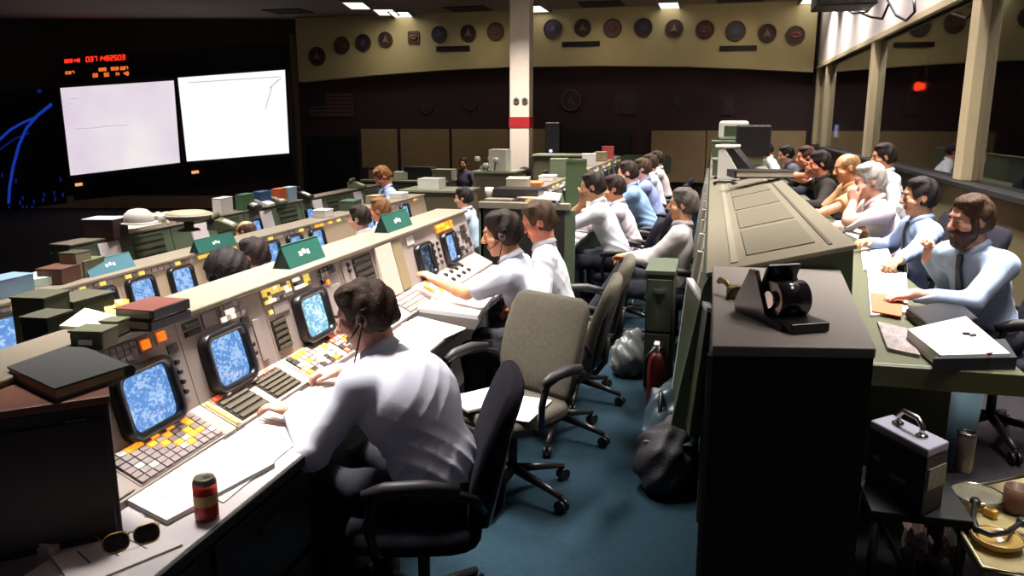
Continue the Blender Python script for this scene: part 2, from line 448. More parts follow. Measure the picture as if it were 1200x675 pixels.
    for d_ in (1, -1):
        S_, e, tt, fd, bk, cu = arms[d_]
        t.cone(nb-.015*s*u, S_+u*.012, .060*s, .055*s, .04)
        if sleeve == 'long':
            w = e+(tt-e)*.90
            t.cone(S_, e, .069*s, .054*s, .035).cone(e, w, .054*s, .040*s, .03)
            t.cone(w, e+(tt-e)*.99, .040*s, .039*s, .005, cut=[(e+(tt-e)*.985, tt-e)])
        elif sleeve == 'rolled':
            w = e+(tt-e)*.38
            t.cone(S_, e, .067*s, .055*s, .035).cone(e, w+(tt-e)*.1, .054*s, .050*s, .02, cut=[(w, tt-e)])
            t.cone(w-(tt-e)*.14, w+(tt-e)*.1, .057*s, .054*s, .004, cut=[(w, tt-e), (w-(tt-e)*.14, e-tt)])
        else:
            w = S_+(e-S_)*.78
            t.cone(S_, e, .070*s, .064*s, .035, cut=[(w, e-S_)])
    hn = nrm(hc-nb)
    t.plane(nb+hn*.028*s+fwd*0, hn+fwd*.25)
    t.plane(-.075*u, -u)
    fs = .5 if h > .009 else 1
    sd0 = (sum(map(ord, label)) % 97)*.37
    def folds(P):
        q = P@Tt
        x, y, z = q[:, 0], q[:, 1], q[:, 2]
        w1 = np.sin(x*11+sd0)+np.sin(z*9+y*6+sd0*2)
        a = 1-2*np.abs(np.sin(z*38+y*25+x*13+w1*1.0+sd0))**.8
        c = 1-2*np.abs(np.sin(z*30-y*36-x*20+w1*1.2+2*sd0))**.8
        m1 = .5+.5*np.sin(y*13+z*7+sd0); m2 = .5+.5*np.sin(z*11-y*9+3*sd0)
        low = np.clip((.40-z)/.3, .3, 1)
        return -(a*m1+c*m2)*.0062*low*fs*s
    V, Q = t.mesh(max(h, .007), folds)
    sm = cloth_mat(*shirt)
    link('shirt', mesh_np('shirt', V+off, Q, [sm]), o, True)
    # collar
    m = MB(); cu_ = rot(fwd, hn)
    rings = []
    for k, (dz, rr) in enumerate(((-.022, .076), (.028, .068), (.034, .070), (.004, .084))):
        rg = []
        for i in range(24):
            a = 2*PI*i/24
            p = nb+hn*(.018+dz)*s+cu_@np.array([rr*math.cos(a)*s*1.02, rr*math.sin(a)*s, (-.028*max(0, math.cos(a))**3)*s])
            rg.append(tuple(p+off))
        rings.append(rg)
    m.loft(rings, cap=(False, False)).build('collar', sm, o, True, solid=.004)
    if tie:
        m = MB(); tm = mat(*tie)
        fr_ = [nb+hn*.012*s+fwd*.088*s, nb-u*.05+fwd*.118*s, .36*s*u+fwd*.137*s, .22*s*u+fwd*.136*s, .10*s*u+fwd*.134*s, .03*s*u+fwd*.13*s]
        ws = (.017, .013, .020, .026, .030, .005)
        rings = [[tuple(p+off+lat*wd+fwd*.004), tuple(p+off-lat*wd+fwd*.004), tuple(p+off-lat*wd-fwd*.01), tuple(p+off+lat*wd-fwd*.01)] for p, wd in zip(fr_, ws)]
        m.loft(rings, smooth=False).build('tie', tm, o, True, bevel=.003)
    if badge:
        p = .24*s*u+fwd*.142*s+lat*.06+off
        f_ = Fr(p, lat, u, fwd)
        MB().cbox((0, 0, 0), (.055, .085, .004), f_).cbox((0, .012, .003), (.03, .034, .002), f_, 1).build('badge', [mat('badge_card', (222, 206, 196), .4), mat('badge_photo', (120, 74, 60), .4)], o, True)
    if vest: pass
    # ---- trousers and shoes
    t = Sdf()
    t.ell(-.01*u, np.array([.125, .162, .11])*s, .05, R=Tt)
    for d_ in (1, -1):
        hip, kn, an = lg[d_]
        t.cone(hip, kn, .088*s, .066*s, .04).cone(kn, an+np.array([0, 0, -.01]), .064*s, .052*s, .03)
    t.plane(np.array([0, 0, .085]), [-.5, 0, 1] if legs != 'stand' else [0, 0, 1])
    V, Q = t.mesh(max(h, .012), lambda P: .003*np.sin(P[:, 0]*50+P[:, 2]*40+P[:, 1]*30))
    link('trousers', mesh_np('trousers', V+off, Q, [cloth_mat(*trousers)]), o, True)
    for d_ in (1, -1):
        hip, kn, an = lg[d_]
        d2 = an-kn; fx = nrm([1, 0, 0] if legs != 'cross' or d_ == 1 else [.8, .2, -.5])
        t = Sdf()
        t.cone(an+np.array([-.03, 0, -.045]), an+fx*.08+np.array([0, 0, -.05]), .036, .036, .03).cone(an+fx*.08+np.array([0, 0, -.052]), an+fx*.17+np.array([0, 0, -.06]), .037, .026, .03)
        t.cone(an, an+np.array([0, 0, -.04]), .04, .042, .02)
        V, Q = t.mesh(.012)
        link('shoe', mesh_np('shoe', V+off, Q, [mat('shoe_leather', (22, 18, 18), .35)]), o, True)
    # ---- hair
    hm = mat('hair_%d_%d_%d' % hcol, hcol, .6, noise=.25, scale=40, spec=.2, bump=.5, bscale=160)
    t = Sdf(); th = {'full': .011, 'short': .006, 'afro': .045, 'thin': .004, 'long': .016, 'bald': .005}[hair]
    t.ell(Hd(-.019, 0, .034), np.array([.097+th, .078+th, .089+th])*s, .02, R=hr)
    if hair != 'afro': t.ell(Hd(-.050, 0, -.025), np.array([.062+th, .066+th*.8, .080])*s, .03, R=hr)
    if hair in ('full', 'long'):
        t.ell(Hd(.014, .018, .106), np.array([.056, .062, .022])*s, .03, R=hr)
        for y in (1, -1): t.ell(Hd(-.030, y*.072, .030), np.array([.040, .016, .036])*s, .015, R=hr)
    t.ell(Hd(.114, 0, -.03), np.array([.088, .094, .122 if hair != 'thin' else .13])*s, .012, sub=True, R=hr)
    for y in (1, -1): t.ell(Hd(.014, y*.098, -.018), np.array([.036, .034, .042])*s, .008, sub=True, R=hr)
    if hair == 'bald': t.ell(Hd(.02, 0, .12), np.array([.12, .066, .085])*s, .015, sub=True, R=hr)
    t.plane(Hd(0, 0, -.085 if hair != 'long' else -.11), hr@np.array([-.25, 0, -1]), .02)
    def strands(P):
        q = (P-hc)@hr
        a = np.sin(q[:, 1]*190+np.sin(q[:, 0]*35+sd0)*3+q[:, 2]*24)*.5+np.sin(q[:, 1]*330+q[:, 0]*60+sd0)*.3
        bb = np.sin(q[:, 0]*70+q[:, 1]*55+q[:, 2]*65+sd0)
        if hair == 'afro': return .004*np.sin(q[:, 0]*210)*np.sin(q[:, 1]*230)*np.sin(q[:, 2]*220)+.003*bb
        return a*.0032*s+bb*.003*s*(th > .01)
    V, Q = t.mesh(min(h, .008), strands)
    ho = link('hair', mesh_np('hair', V+off, Q, [hm]), o, True)
    if h < .0065:
        for y in (1, -1): MB().tube([Hd(.096, y*.012, .030)+off, Hd(.098, y*.030, .036)+off, Hd(.083, y*.050, .030)+off], [.004, .005, .003], 6).build('eyebrow', hm, o, True)
    if beard:
        bm_ = mat('beard_%d_%d_%d' % beard, beard, .6, noise=.25, scale=40, bump=.5, bscale=160)
        t = Sdf()
        t.ell(Hd(.032, 0, -.062), np.array([.066, .066, .068])*s, .02, R=hr)
        t.cone(Hd(.070, 0, -.11), Hd(.050, 0, -.125), .024*s, .026*s, .03)
        t.cone(Hd(.094, .024, -.046), Hd(.102, 0, -.041), .008*s, .010*s, .006).cone(Hd(.094, -.024, -.046), Hd(.102, 0, -.041), .008*s, .010*s, .006)
        for y in (1, -1): t.cone(Hd(.018, y*.072, .012), Hd(.026, y*.064, -.05), .014*s, .022*s, .02)
        t.ell(Hd(.108, 0, -.061), np.array([.026, .024, .010])*s, .004, sub=True, R=hr)
        t.ell(Hd(.115, 0, .015), np.array([.07, .062, .052])*s, .008, sub=True, R=hr)
        V, Q = t.mesh(min(h, .007), strands)
        link('beard', mesh_np('beard', V+off, Q, [bm_]), o, True)
    if glasses:
        m = MB()
        for y in (1, -1):
            f_ = Fr(Hd(.108, y*.034, .006)+off, hr[:, 1], hr[:, 2], hr[:, 0])
            m.torus((0, 0, 0), .024*s, .0022, f_, 16, 6)
            m.tube([Hd(.106, y*.058, .012)+off, Hd(.06, y*.080, .014)+off, Hd(-.01, y*.088, .012)+off], .002, 6)
        m.tube([Hd(.110, .011, .010)+off, Hd(.114, 0, .014)+off, Hd(.110, -.011, .010)+off], .002, 6)
        m.build('glasses', mat('glasses_rim', (40, 30, 26), .3), o, True)
    if headset:
        m = MB()
        y = headset
        m.ball(Hd(-.008, y*.096, -.006)+off, (.014*s, .012*s, .016*s), 10)
        m.tube([Hd(-.008, y*.100, -.01)+off, Hd(.04, y*.090, -.045)+off, Hd(.085, y*.055, -.07)+off], .0035, 6)
        m.tube([Hd(-.008, y*.098, 0)+off, Hd(-.02, y*.104, .03)+off, Hd(-.045, y*.09, .03)+off], .004, 6)
        m.tube([Hd(-.010, y*.1, -.02)+off, nb-lat*0+lat*y*.10+fwd*.06+off, .3*s*u+lat*y*.09+fwd*.135+off], .003, 6)
        m.build('headset', mat('black_plastic', (22, 20, 22), .35), o, True)
    return o
# ------------------------------------------------------------------ the room
HV = np.array([-math.sin(YAW), math.cos(YAW), 0.0])
def at_h(u, v, D):
    d = FW + RT*(u-600)/F - UP*(v-337.5)/F
    return np.array([0, 0, H]) + d*(D/(d@HV))
CEIL = 4.4; YB = 20.0; XW = 2.3; DS = 22.0
FL_R, FL_M, FL_2, FL_1 = .2, 0.0, -.35, -.6
blue = mat('blue_carpet', (32, 51, 62), .95, spec=.1, noise=.12, scale=30, bump=.4, bscale=400)
darkc = mat('dark_carpet', (44, 40, 44), .95, spec=.1, noise=.1, scale=20)
brownwall = mat('brown_wall', (92, 72, 56), .8, noise=.06, scale=2)
darkwall = mat('dark_wall', (62, 42, 44), .85, noise=.08, scale=1.5)
cream = mat('cream_wall', (206, 188, 138), .75, noise=.05, scale=2)
panelm = mat('olive_panel', (172, 146, 106), .8, noise=.07, scale=2)
ceilm = mat('ceiling_tile', (150, 132, 120), .9, noise=.05, scale=1)
whitew = mat('white_soffit', (226, 214, 206), .7, noise=.03, scale=2)
mull = mat('tan_post', (196, 178, 140), .6, noise=.05, scale=3)
tanw = mat('tan_wainscot', (132, 118, 84), .8, noise=.06, scale=3)
struct('floor', MB().box(-2.05, .52, -1.5, YB, -.8, 0), blue)
struct('floor_viewer_tier', MB().box(.52, XW+.1, -1.5, YB, -.8, FL_R), darkc)
struct('floor_middle_tier', MB().box(-4.3, -2.05, -1.5, YB, -.8, FL_2), darkc)
struct('floor_front_tier', MB().box(-26, -4.3, -1.5, YB, -.8, FL_1), darkc)
struct('ceiling', MB().box(-26, XW+4.4, -1.5, YB+.6, CEIL, CEIL+.15), ceilm)
# back wall: dark field, olive panels below, cream band above with its plaques
struct('wall_back', MB().box(-12.5, XW+4.4, YB, YB+.2, -.8, CEIL), darkwall)
P = [at(u, v, y=YB-.35) for u, v in ((350, 96), (372, 94), (440, 88), (520, 82), (600, 78.5), (700, 77), (800, 78), (880, 81), (953, 84.5))]
mb = MB()
out = [(p[0], p[2]) for p in P] + [(P[-1][0], CEIL), (P[0][0], CEIL)]
mb.poly(out, -.35, 0, Fr((0, YB, 0), (1, 0, 0), (0, 0, 1), (0, 1, 0)))
struct('wall_upper_band', mb, cream)
def wallbox(u0, v0, u1, v1, y, th, m, mb=None):
    a, b = at(u0, v0, y=y), at(u1, v1, y=y)
    mb = mb or MB()
    return mb.box(min(a[0], b[0]), max(a[0], b[0]), y-th, y, min(a[2], b[2]), max(a[2], b[2]))
mb = MB()
for (u0, u1) in ((424, 468), (470, 528), (530, 596), (624, 646), (764, 826), (828, 940)):
    wallbox(u0, 151 if u1 < 650 else 153, u1, 232 if u1 < 600 else 214, YB-.01, .06, None, mb)
struct('wall_lower_panels', mb, panelm)
t = struct('trim_corner', wallbox(344, 40, 357, 240, YB-.3, .25, None), brownwall)
mb = wallbox(358, 160, 423, 240, YB, .03, None)
o = mb.build('dark_doorway', mat('doorway_dark', (16, 11, 13), .9)); o['kind'] = 'structure'; o.name = 'door_back'
mb = wallbox(664, 151, 738, 186, YB-.06, .05, None); mb.build('door_rear_double', mat('door_brown', (34, 24, 30), .6))['kind'] = 'structure'
# column
pc = at(611, 150, y=17.0)
col_m = mat('column_white', (232, 214, 196), .7, noise=.03)
t = MB(); t.box(pc[0]-.215, pc[0]+.215, 16.8, 17.2, -.8, CEIL)
COLUMN = struct('column', t, col_m, bevel=.02)
z0, z1 = at(611, 150, y=16.8)[2], at(611, 137, y=16.8)[2]
MB().box(pc[0]-.222, pc[0]+.222, 16.793, 17.207, z0, z1).build('red_band', mat('band_red', (176, 30, 34), .6), COLUMN)['label'] = 'broad red band painted around the white column'
for k, u in enumerate((605, 615)):
    p = at(u, 118, y=16.79)
    f_ = Fr(p, (1, 0, 0), (0, 0, 1), (0, -1, 0))
    e = thing('emblem_sticker', ('small round dark sticker on the white column above the red band, left of the pair', 'small round dark sticker on the white column above the red band, right of the pair')[k], 'sticker', p, 0, 'stickers on the column')
    MB().lathe([(.065, 0), (.065, .012)], f_, 16).build('disc', mat('sticker_dark', (60, 48, 52), .5), e)
    MB().torus((0, 0, .012), .05, .006, f_, 16, 6).build('ring', mat('sticker_ring', (170, 150, 130), .5), e)
# window wall on the right
mb = MB(); mb.box(XW, XW+.15, -1.5, YB, -.8, 1.19)
struct('wall_right', mb, tanw)
struct('wall_window_soffit', MB().box(XW-.02, XW+.15, -1.5, YB, 2.98, CEIL), whitew)
struct('trim_soffit_edge', MB().box(XW-.06, XW-.0, -1.5, YB, 2.93, 3.0), mull)
sill = struct('trim_window_sill', MB().box(XW-.10, XW+.15, -1.5, YB, 1.19, 1.245), mat('sill_black', (24, 22, 24), .45), bevel=.01)
posts = []
for i, (u, w) in enumerate(((949, .11), (968, .12), (1020.5, .125), (1137, .135))):
    p = at(u, 120, x=XW); y = min(p[1], 19.7); posts.append(y)
    mb = MB(); mb.box(XW-.045, XW+.11, y-w*.9, y+w*.9, 1.245, 2.98)
    o = struct('window_post', mb, mull, bevel=.01)
edges = sorted(posts)
glass = mat('window_glass', (210, 214, 214), .02, spec=.5, trans=1)
span = [-1.4]+edges+[YB]
for i in range(len(span)-1):
    if span[i+1]-span[i] < .3: continue
    o = MB().box(XW+.05, XW+.058, span[i]+.1, span[i+1]-.1, 1.245, 2.98).build('window_%d' % (i+1), glass); o['kind'] = 'structure'
# viewing room behind the glass
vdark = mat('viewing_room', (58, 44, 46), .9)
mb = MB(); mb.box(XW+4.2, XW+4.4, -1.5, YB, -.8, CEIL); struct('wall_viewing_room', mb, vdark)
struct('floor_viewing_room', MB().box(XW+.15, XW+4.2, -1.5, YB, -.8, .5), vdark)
# front (screen) wall, angled towards the room
EX = np.array([math.cos(YAW), math.sin(YAW), 0.0]); EN = -HV
def scr(u, v, off=0.0): return at_h(u, v, DS)+EN*off
WF = Fr(HV*DS, EX, (0, 0, 1), EN)
cL = WF.o
struct('wall_front', MB().box(-24, at_h(352, 150, DS)@EX, -.8, CEIL, -.2, 0, WF), mat('front_wall', (66, 50, 46), .85, noise=.06, scale=1))
lo_ = at_h(200, 206, DS)[2]-.55
struct('wall_front_lower', MB().box(-24, at_h(352, 150, DS)@EX, -.8, lo_, 0, .04, WF), mat('front_wall_lower', (190, 158, 130), .85, noise=.06, scale=1))
def scr_poly(c, off0, off1, mb=None, mi=0):
    mb = mb or MB()
    q = [scr(u, v) for u, v in c]
    mb.poly([(p@EX, p[2]) for p in q], off0, off1, WF, mi)
    return mb
blackp = mat('black_panel', (26, 17, 21), .7)
def lit_screen(name, lo, hi, strength, seed, rows):
    m = bpy.data.materials.new(name); m.use_nodes = True; nt = m.node_tree; N = nt.nodes.new; L = nt.links.new
    b = nt.nodes['Principled BSDF']; b.inputs['Base Color'].default_value = (.3, .3, .3, 1); b.inputs['Roughness'].default_value = .8
    tc = N('ShaderNodeTexCoord'); mp = N('ShaderNodeMapping'); mp.inputs['Scale'].default_value = (.8, .8, .8); mp.inputs['Location'].default_value = (seed, 0, seed)
    L(tc.outputs['Object'], mp.inputs['Vector']); n = N('ShaderNodeTexNoise'); n.inputs['Scale'].default_value = .6; n.inputs['Detail'].default_value = 3; L(mp.outputs[0], n.inputs['Vector'])
    rp = N('ShaderNodeValToRGB'); rp.color_ramp.elements[0].position = .3; rp.color_ramp.elements[1].position = .7
    rp.color_ramp.elements[0].color = (*lin(lo), 1); rp.color_ramp.elements[1].color = (*lin(hi), 1); L(n.outputs['Fac'], rp.inputs[0])
    L(rp.outputs[0], b.inputs['Emission Color']); b.inputs['Emission Strength'].default_value = strength
    return m
ink = mat('plot_trace', (214, 206, 212), .8, emit=.8)
def projection(name, label, c, m, marks):
    cen = sum(scr(u, v) for u, v in c)/4
    e = thing(name, label, 'projection screen', tuple(cen), 0)
    scr_poly(c, .02, .06).build('lit_screen', m, e)
    # dark surround
    (x0, y0), (x1, y1), (x2, y2), (x3, y3) = c
    g = 3
    mb = MB()
    for a, b in zip(c, c[1:]+c[:1]):
        pa, pb = scr(*a, .05), scr(*b, .05); mb.tube([pa, pb], .035, 6)
    mb.build('surround', mat('screen_surround', (58, 48, 44), .6), e)
    mb = MB()
    for pts in marks:
        mb.tube([scr(u, v, .065) for u, v in pts], .016, 5)
    mb.build('plot_line', ink, e)
    return e
projection('projection_screen', 'left bright projection screen, pinkish white with a faint level trace', [(83, 207), (213.5, 191.5), (206, 93), (70.5, 102)][::1],
           lit_screen('projection_pink', (226, 208, 228), (250, 248, 242), .96, 1, 0), [[(90, 151), (110, 150), (130, 147.5), (152, 146.5)], [(82, 128), (86, 127.7)], [(84, 116), (93, 115.4)]])
projection('projection_screen', 'right bright projection screen, plain greenish white with a faint plot in its corner', [(219, 190.5), (341, 180.5), (336, 80.5), (208, 90)],
           lit_screen('projection_white', (246, 255, 252), (255, 255, 255), 1.05, 3, 0), [[(222, 97), (330, 90)], [(312, 128), (320, 100), (327, 94)], [(316, 104), (330, 92)]])
for lab, c, lamp in (('black panel with one small amber lamp under the left projection screen', [(88, 235), (217, 221.5), (214, 194), (84, 210)], (93, 216)),
                     ('black panel with one small amber lamp under the right projection screen', [(222, 220.5), (344, 208), (342, 183), (219.5, 193)], (229, 201.5))):
    cen = scr(*c[0]); e = thing('blank_display', lab, 'panel', tuple(cen), 0, 'panels under the projection screens')
    scr_poly(c, .0, .05).build('panel_face', blackp, e)
    u, v = lamp; scr_poly([(u-3, v+2.2), (u+5, v+1.2), (u+4.6, v-2.2), (u-3.4, v-1.2)], .05, .08).build('amber_lamp', mat('amber_lamp', (255, 190, 120), .5, emit=1.0, ecol=(255, 178, 110)), e)
# blue plotting display at the far left
e = thing('plotting_display', 'dark wall display with glowing blue curved traces beside the projection screens', 'wall display', tuple(scr(0, 170)), 0)
scr_poly([(-190, 270), (80, 238), (70, 103), (-190, 118)], .0, .05).build('display_face', mat('display_face', (14, 12, 24), .5), e)
bl = mat('blue_trace', (30, 70, 200), .6, emit=.6, ecol=(26, 66, 190)); bl2 = mat('blue_trace_dim', (25, 40, 130), .6, emit=.5, ecol=(22, 36, 130))
mb = MB(); mb.tube([scr(u, v, .07) for u, v in ((-30, 190), (-12, 176), (2, 163), (14, 152), (28, 144), (44, 137), (62, 123))], .032, 6)
mb.tube([scr(u, v, .07) for u, v in ((12, 238), (13, 220), (17, 196), (24, 170), (33, 150), (46, 135), (62, 122))], .036, 6)
mb.build('trajectory_trace', bl, e)
mb = MB(); mb.tube([scr(u, v, .06) for u, v in ((0, 176), (20, 162), (36, 156))], .02, 5).tube([scr(u, v, .06) for u, v in ((46, 107), (50, 107))], .05, 5)
for u, v in ((25, 237), (28, 232), (28, 243), (33, 243), (39, 243), (41, 236), (52, 234), (53, 228), (66, 233), (65, 226), (12, 243), (75, 228), (72, 210), (20, 212), (4, 205)):
    mb.tube([scr(u, v-2.5, .06), scr(u+.4, v+2.5, .06)], .022, 5)
mb.build('scale_lettering', bl2, e)
# red digital clock display above the left screen
e = thing('digital_clock_display', 'black display box with red and amber digits above the left projection screen', 'digital display', tuple(scr(115, 95)), 0)
scr_poly([(74, 98), (157, 92), (156, 61), (73, 67)], 0, .12).build('case', mat('clock_case', (24, 15, 18), .5), e)
def digits(mb, u0, v0, n, w, h_, skew):
    segs = [((0, 0), (1, 0)), ((0, .5), (1, .5)), ((0, 1), (1, 1)), ((0, 0), (0, .5)), ((1, 0), (1, .5)), ((0, .5), (0, 1)), ((1, .5), (1, 1))]
    dg = [(0, 2, 3, 4, 5, 6), (4, 6), (0, 1, 2, 4, 5), (0, 1, 2, 4, 6), (1, 3, 4, 6), (0, 1, 2, 3, 6), (0, 4, 6), (0, 1, 2, 3, 4, 5, 6)]
    for k in range(n):
        for sgm in dg[(k*3+int(u0)) % 8]:
            (a, b), (c, d) = segs[sgm]
            uu = u0+k*w*1.55
            mb.tube([scr(uu+a*w, v0+b*h_+skew*(k*1.55+a)*w, .13), scr(uu+c*w, v0+d*h_+skew*(k*1.55+c)*w, .13)], .016, 4)
red = mat('red_digit', (255, 60, 40), .5, emit=1.3, ecol=(255, 52, 30)); amb = mat('amber_digit', (255, 140, 60), .5, emit=.9, ecol=(240, 120, 50))
mb = MB(); digits(mb, 104, 67.5, 10, 3, 5.2, -.06); mb.build('red_digit', red, e)
mb = MB(); digits(mb, 79, 70.5, 3, 2, 3.4, -.06); digits(mb, 86, 70, 4, 1.8, 3.4, -.06); mb.build('small_red_digit', red, e)
mb = MB(); digits(mb, 80, 84.5, 3, 2.4, 2.6, -.06); digits(mb, 119, 80.5, 3, 2, 3, -.06); digits(mb, 133, 79.5, 3, 2, 3, -.06); digits(mb, 144, 79, 3, 2, 3, -.06)
for u in (112, 125, 137, 148): digits(mb, u, 87-(u-112)*.06, 2, 2, 3.6, -.06)
mb.build('amber_digit', amb, e)
# dark equipment panels above the screens
for k, c in enumerate(([(163, 91), (244, 86), (243, 57), (162, 62)], [(249, 85), (333, 79), (332, 52), (248, 56)])):
    tag(scr_poly(c, 0, .08).build('blank_display', blackp), ('blank black panel above the gap between the two projection screens', 'blank black panel above the right projection screen')[k], 'panel', 'blank panels above the screens')
# plaques on the cream band
PL = [(372, 66, 11), (401, 53, 10), (426, 50, 10), (452, 46.5, 9), (485, 44, 8), (515, 40.5, 9.5), (549, 39, 9.5), (581, 37, 10), (648, 34, 10.5), (683, 32.5, 9.5), (718, 33, 10), (754, 32.5, 10), (790, 33.5, 9.5), (826, 35, 10), (862, 36.5, 10.5), (899, 39, 9.5), (932, 41.5, 9.5)]
pm = [mat('plaque_dark', (66, 40, 40), .5), mat('plaque_brown', (84, 60, 48), .5), mat('plaque_violet', (62, 46, 62), .5)]
em = [mat('emblem_pale', (140, 118, 96), .5), mat('emblem_rust', (128, 74, 54), .5), mat('emblem_slate', (88, 84, 104), .5)]
rm = mat('plaque_rim', (78, 56, 46), .5)
WB = lambda u, v, off=.0: at(u, v, y=YB-.36-off)
desc = ['round mission plaque on the cream wall band beside the dark corner', 'second round plaque along the cream band from the corner by the screens', 'third round plaque along the cream band from the corner by the screens', 'fourth round plaque along the cream band, smaller than its neighbours', 'squarish small plaque midway between the screens and the column',
        'round plaque just left of the dark vent slot nearest the screens', 'round plaque just above the dark vent slot nearest the screens', 'round plaque next to the white column on its screen side', 'large round plaque next to the white column on its window side', 'round plaque above the middle vent slot in the cream band',
        'third round plaque counted from the column towards the windows', 'fourth round plaque counted from the column towards the windows', 'fifth round plaque counted from the column towards the windows', 'sixth round plaque from the column, just before the last vent slot', 'round plaque directly above the vent slot nearest the windows', 'last round plaque but one towards the window corner', 'last round plaque, in the cream band by the window corner']
for k, (u, v, r) in enumerate(PL):
    p = WB(u, v); R = r*(YB-.36)/F*1.02
    f_ = Fr(p, (1, 0, 0), (0, 0, 1), (0, -1, 0))
    e = thing('mission_plaque', desc[k], 'plaque', tuple(p), 0, 'mission plaques along the cream band')
    sq = k == 4
    if sq: MB().poly(rrect(R*1.8, R*1.8, .04), 0, .03, f_).build('disc', pm[k % 3], e)
    else: MB().lathe([(R, 0), (R, .03)], f_, 28).build('disc', pm[k % 3], e)
    if not sq: MB().torus((0, 0, .03), R*.93, .018, f_, 28, 6).build('rim', rm, e)
    mb = MB()
    if k % 3 == 0: mb.poly([(0, R*.55), (-R*.16, R*.1), (-R*.45, -R*.4), (0, -R*.22), (R*.45, -R*.4), (R*.16, R*.1)], .03, .05, f_)
    elif k % 3 == 1: mb.torus((0, 0, .04), R*.45, .03, f_, 20, 6, sy=.5).ball((0, 0, .04), (R*.2, R*.2, .02), 10, 0, f_)
    else: mb.poly([(R*.5*math.cos(a*PI/5+PI/2)*(1 if a % 2 == 0 else .45), R*.5*math.sin(a*PI/5+PI/2)*(1 if a % 2 == 0 else .45)) for a in range(10)], .03, .05, f_)
    mb.build('emblem', em[k % 3], e)
slot = mat('vent_dark', (34, 22, 22), .7)
for k, (u, v, w) in enumerate(((531, 57, 39), (681, 51.5, 44), (865, 56.5, 44))):
    a, b = WB(u-w/2, v+3.5), WB(u+w/2, v-3.5)
    e = thing('air_vent', ('dark vent slot in the cream band nearest the screens', 'dark vent slot in the cream band right of the column', 'dark vent slot in the cream band nearest the windows')[k], 'vent', ((a[0]+b[0])/2, a[1], a[2]), 0, 'vents in the cream band')
    MB().box(a[0], b[0], a[1]-.02, a[1], a[2], b[2]).build('opening', slot, e)
    mb = MB()
    for q in range(3): z = a[2]+(b[2]-a[2])*(q+.5)/3; mb.box(a[0], b[0], a[1]-.035, a[1]-.02, z-.008, z+.008)
    mb.build('louver', mat('vent_louver', (52, 36, 34), .6), e)
# flag and emblems on the dark wall
e = thing('wall_flag', 'striped flag hanging flat on the dark wall above the dark doorway', 'flag', tuple(at(390, 136, y=YB)), 0)
a, b = at(362, 138, y=YB-.02), at(413, 107, y=YB-.02)
mb = MB()
for q in range(13):
    z = a[2]+(b[2]-a[2])*q/13
    mb.box(a[0], b[0], YB-.03, YB-.005, z, z+(b[2]-a[2])/13, mi=q % 2)
mb.build('stripe_field', [mat('flag_red', (74, 34, 40), .8), mat('flag_white', (98, 82, 82), .8)], e)
MB().box(a[0], a[0]+(b[0]-a[0])*.4, YB-.04, YB-.03, a[2]+(b[2]-a[2])*.46, b[2]).build('canton', mat('flag_blue', (40, 34, 52), .8), e)
em_m = mat('wall_emblem', (82, 62, 62), .6)
for (u, v, r, lab) in ((669, 118, 12, 'pale ring emblem on the dark wall between the column and a square emblem'), (733, 121, 12, 'square emblem on the dark wall just right of the pale ring emblem'), (500, 125, 9, 'dim emblem on the dark wall midway between flag and column'), (551, 120, 10, 'dim round emblem on the dark wall near the left of the column'), (795, 118, 7, 'small dim emblem on the dark wall, second right of the square one'), (852, 123, 11, 'dim oblong emblem on the dark wall nearest the windows')):
    p = at(u, v, y=YB-.005); R = r*YB/F; f_ = Fr(p, (1, 0, 0), (0, 0, 1), (0, -1, 0))
    e = thing('wall_emblem', lab, 'emblem', tuple(p))
    if u == 733 or u == 852:
        MB().poly(rrect(R*2*(.7 if u == 852 else 1), R*2, .05), 0, .03, f_).build('board', mat('emblem_board', (58, 42, 50), .6), e)
        MB().tube([f_.p(-R*.4, -R*.5, .03), f_.p(-R*.4, R*.5, .03), f_.p(R*.4, -R*.5, .03), f_.p(R*.4, R*.5, .03)], .02, 6).build('motif', em_m, e)
    else:
        MB().lathe([(R*.9, 0), (R*.9, .02)], f_, 24).build('board', mat('emblem_back', (56, 40, 44), .6), e)
        MB().torus((0, 0, .02), R*.92, .03 if u == 669 else .015, f_, 28, 6).build('ring', em_m if u == 669 else mat('emblem_dim', (64, 46, 48), .6), e)
        MB().poly([(0, R*.5), (-R*.4, -R*.35), (0, -R*.1), (R*.4, -R*.35)], .02, .04, f_).build('motif', em_m if u == 669 else mat('emblem_dim', (64, 46, 48), .6), e)
# ------------------------------------------------------------------ ceiling: fixtures and vents
lampm = mat('lamp_diffuser', (255, 252, 244), .5, emit=2.2)
framem = mat('lamp_frame', (150, 140, 130), .6)
def ceiling_light(x, y, w, l, label, rz=0, group='fluorescent ceiling lights'):
    e = thing('ceiling_light', label, 'ceiling light', (x, y, CEIL-.05), rz, group)
    mb = MB()
    for (a, b, c, d) in ((-w/2-.05, -w/2, -l/2-.05, l/2+.05), (w/2, w/2+.05, -l/2-.05, l/2+.05), (-w/2, w/2, -l/2-.05, -l/2), (-w/2, w/2, l/2, l/2+.05)): mb.box(a, b, c, d, -.03, .05)
    mb.build('frame', framem, e, True)
    MB().box(-w/2, w/2, -l/2, l/2, -.012, .05).build('diffuser', lampm, e, True)
    return e
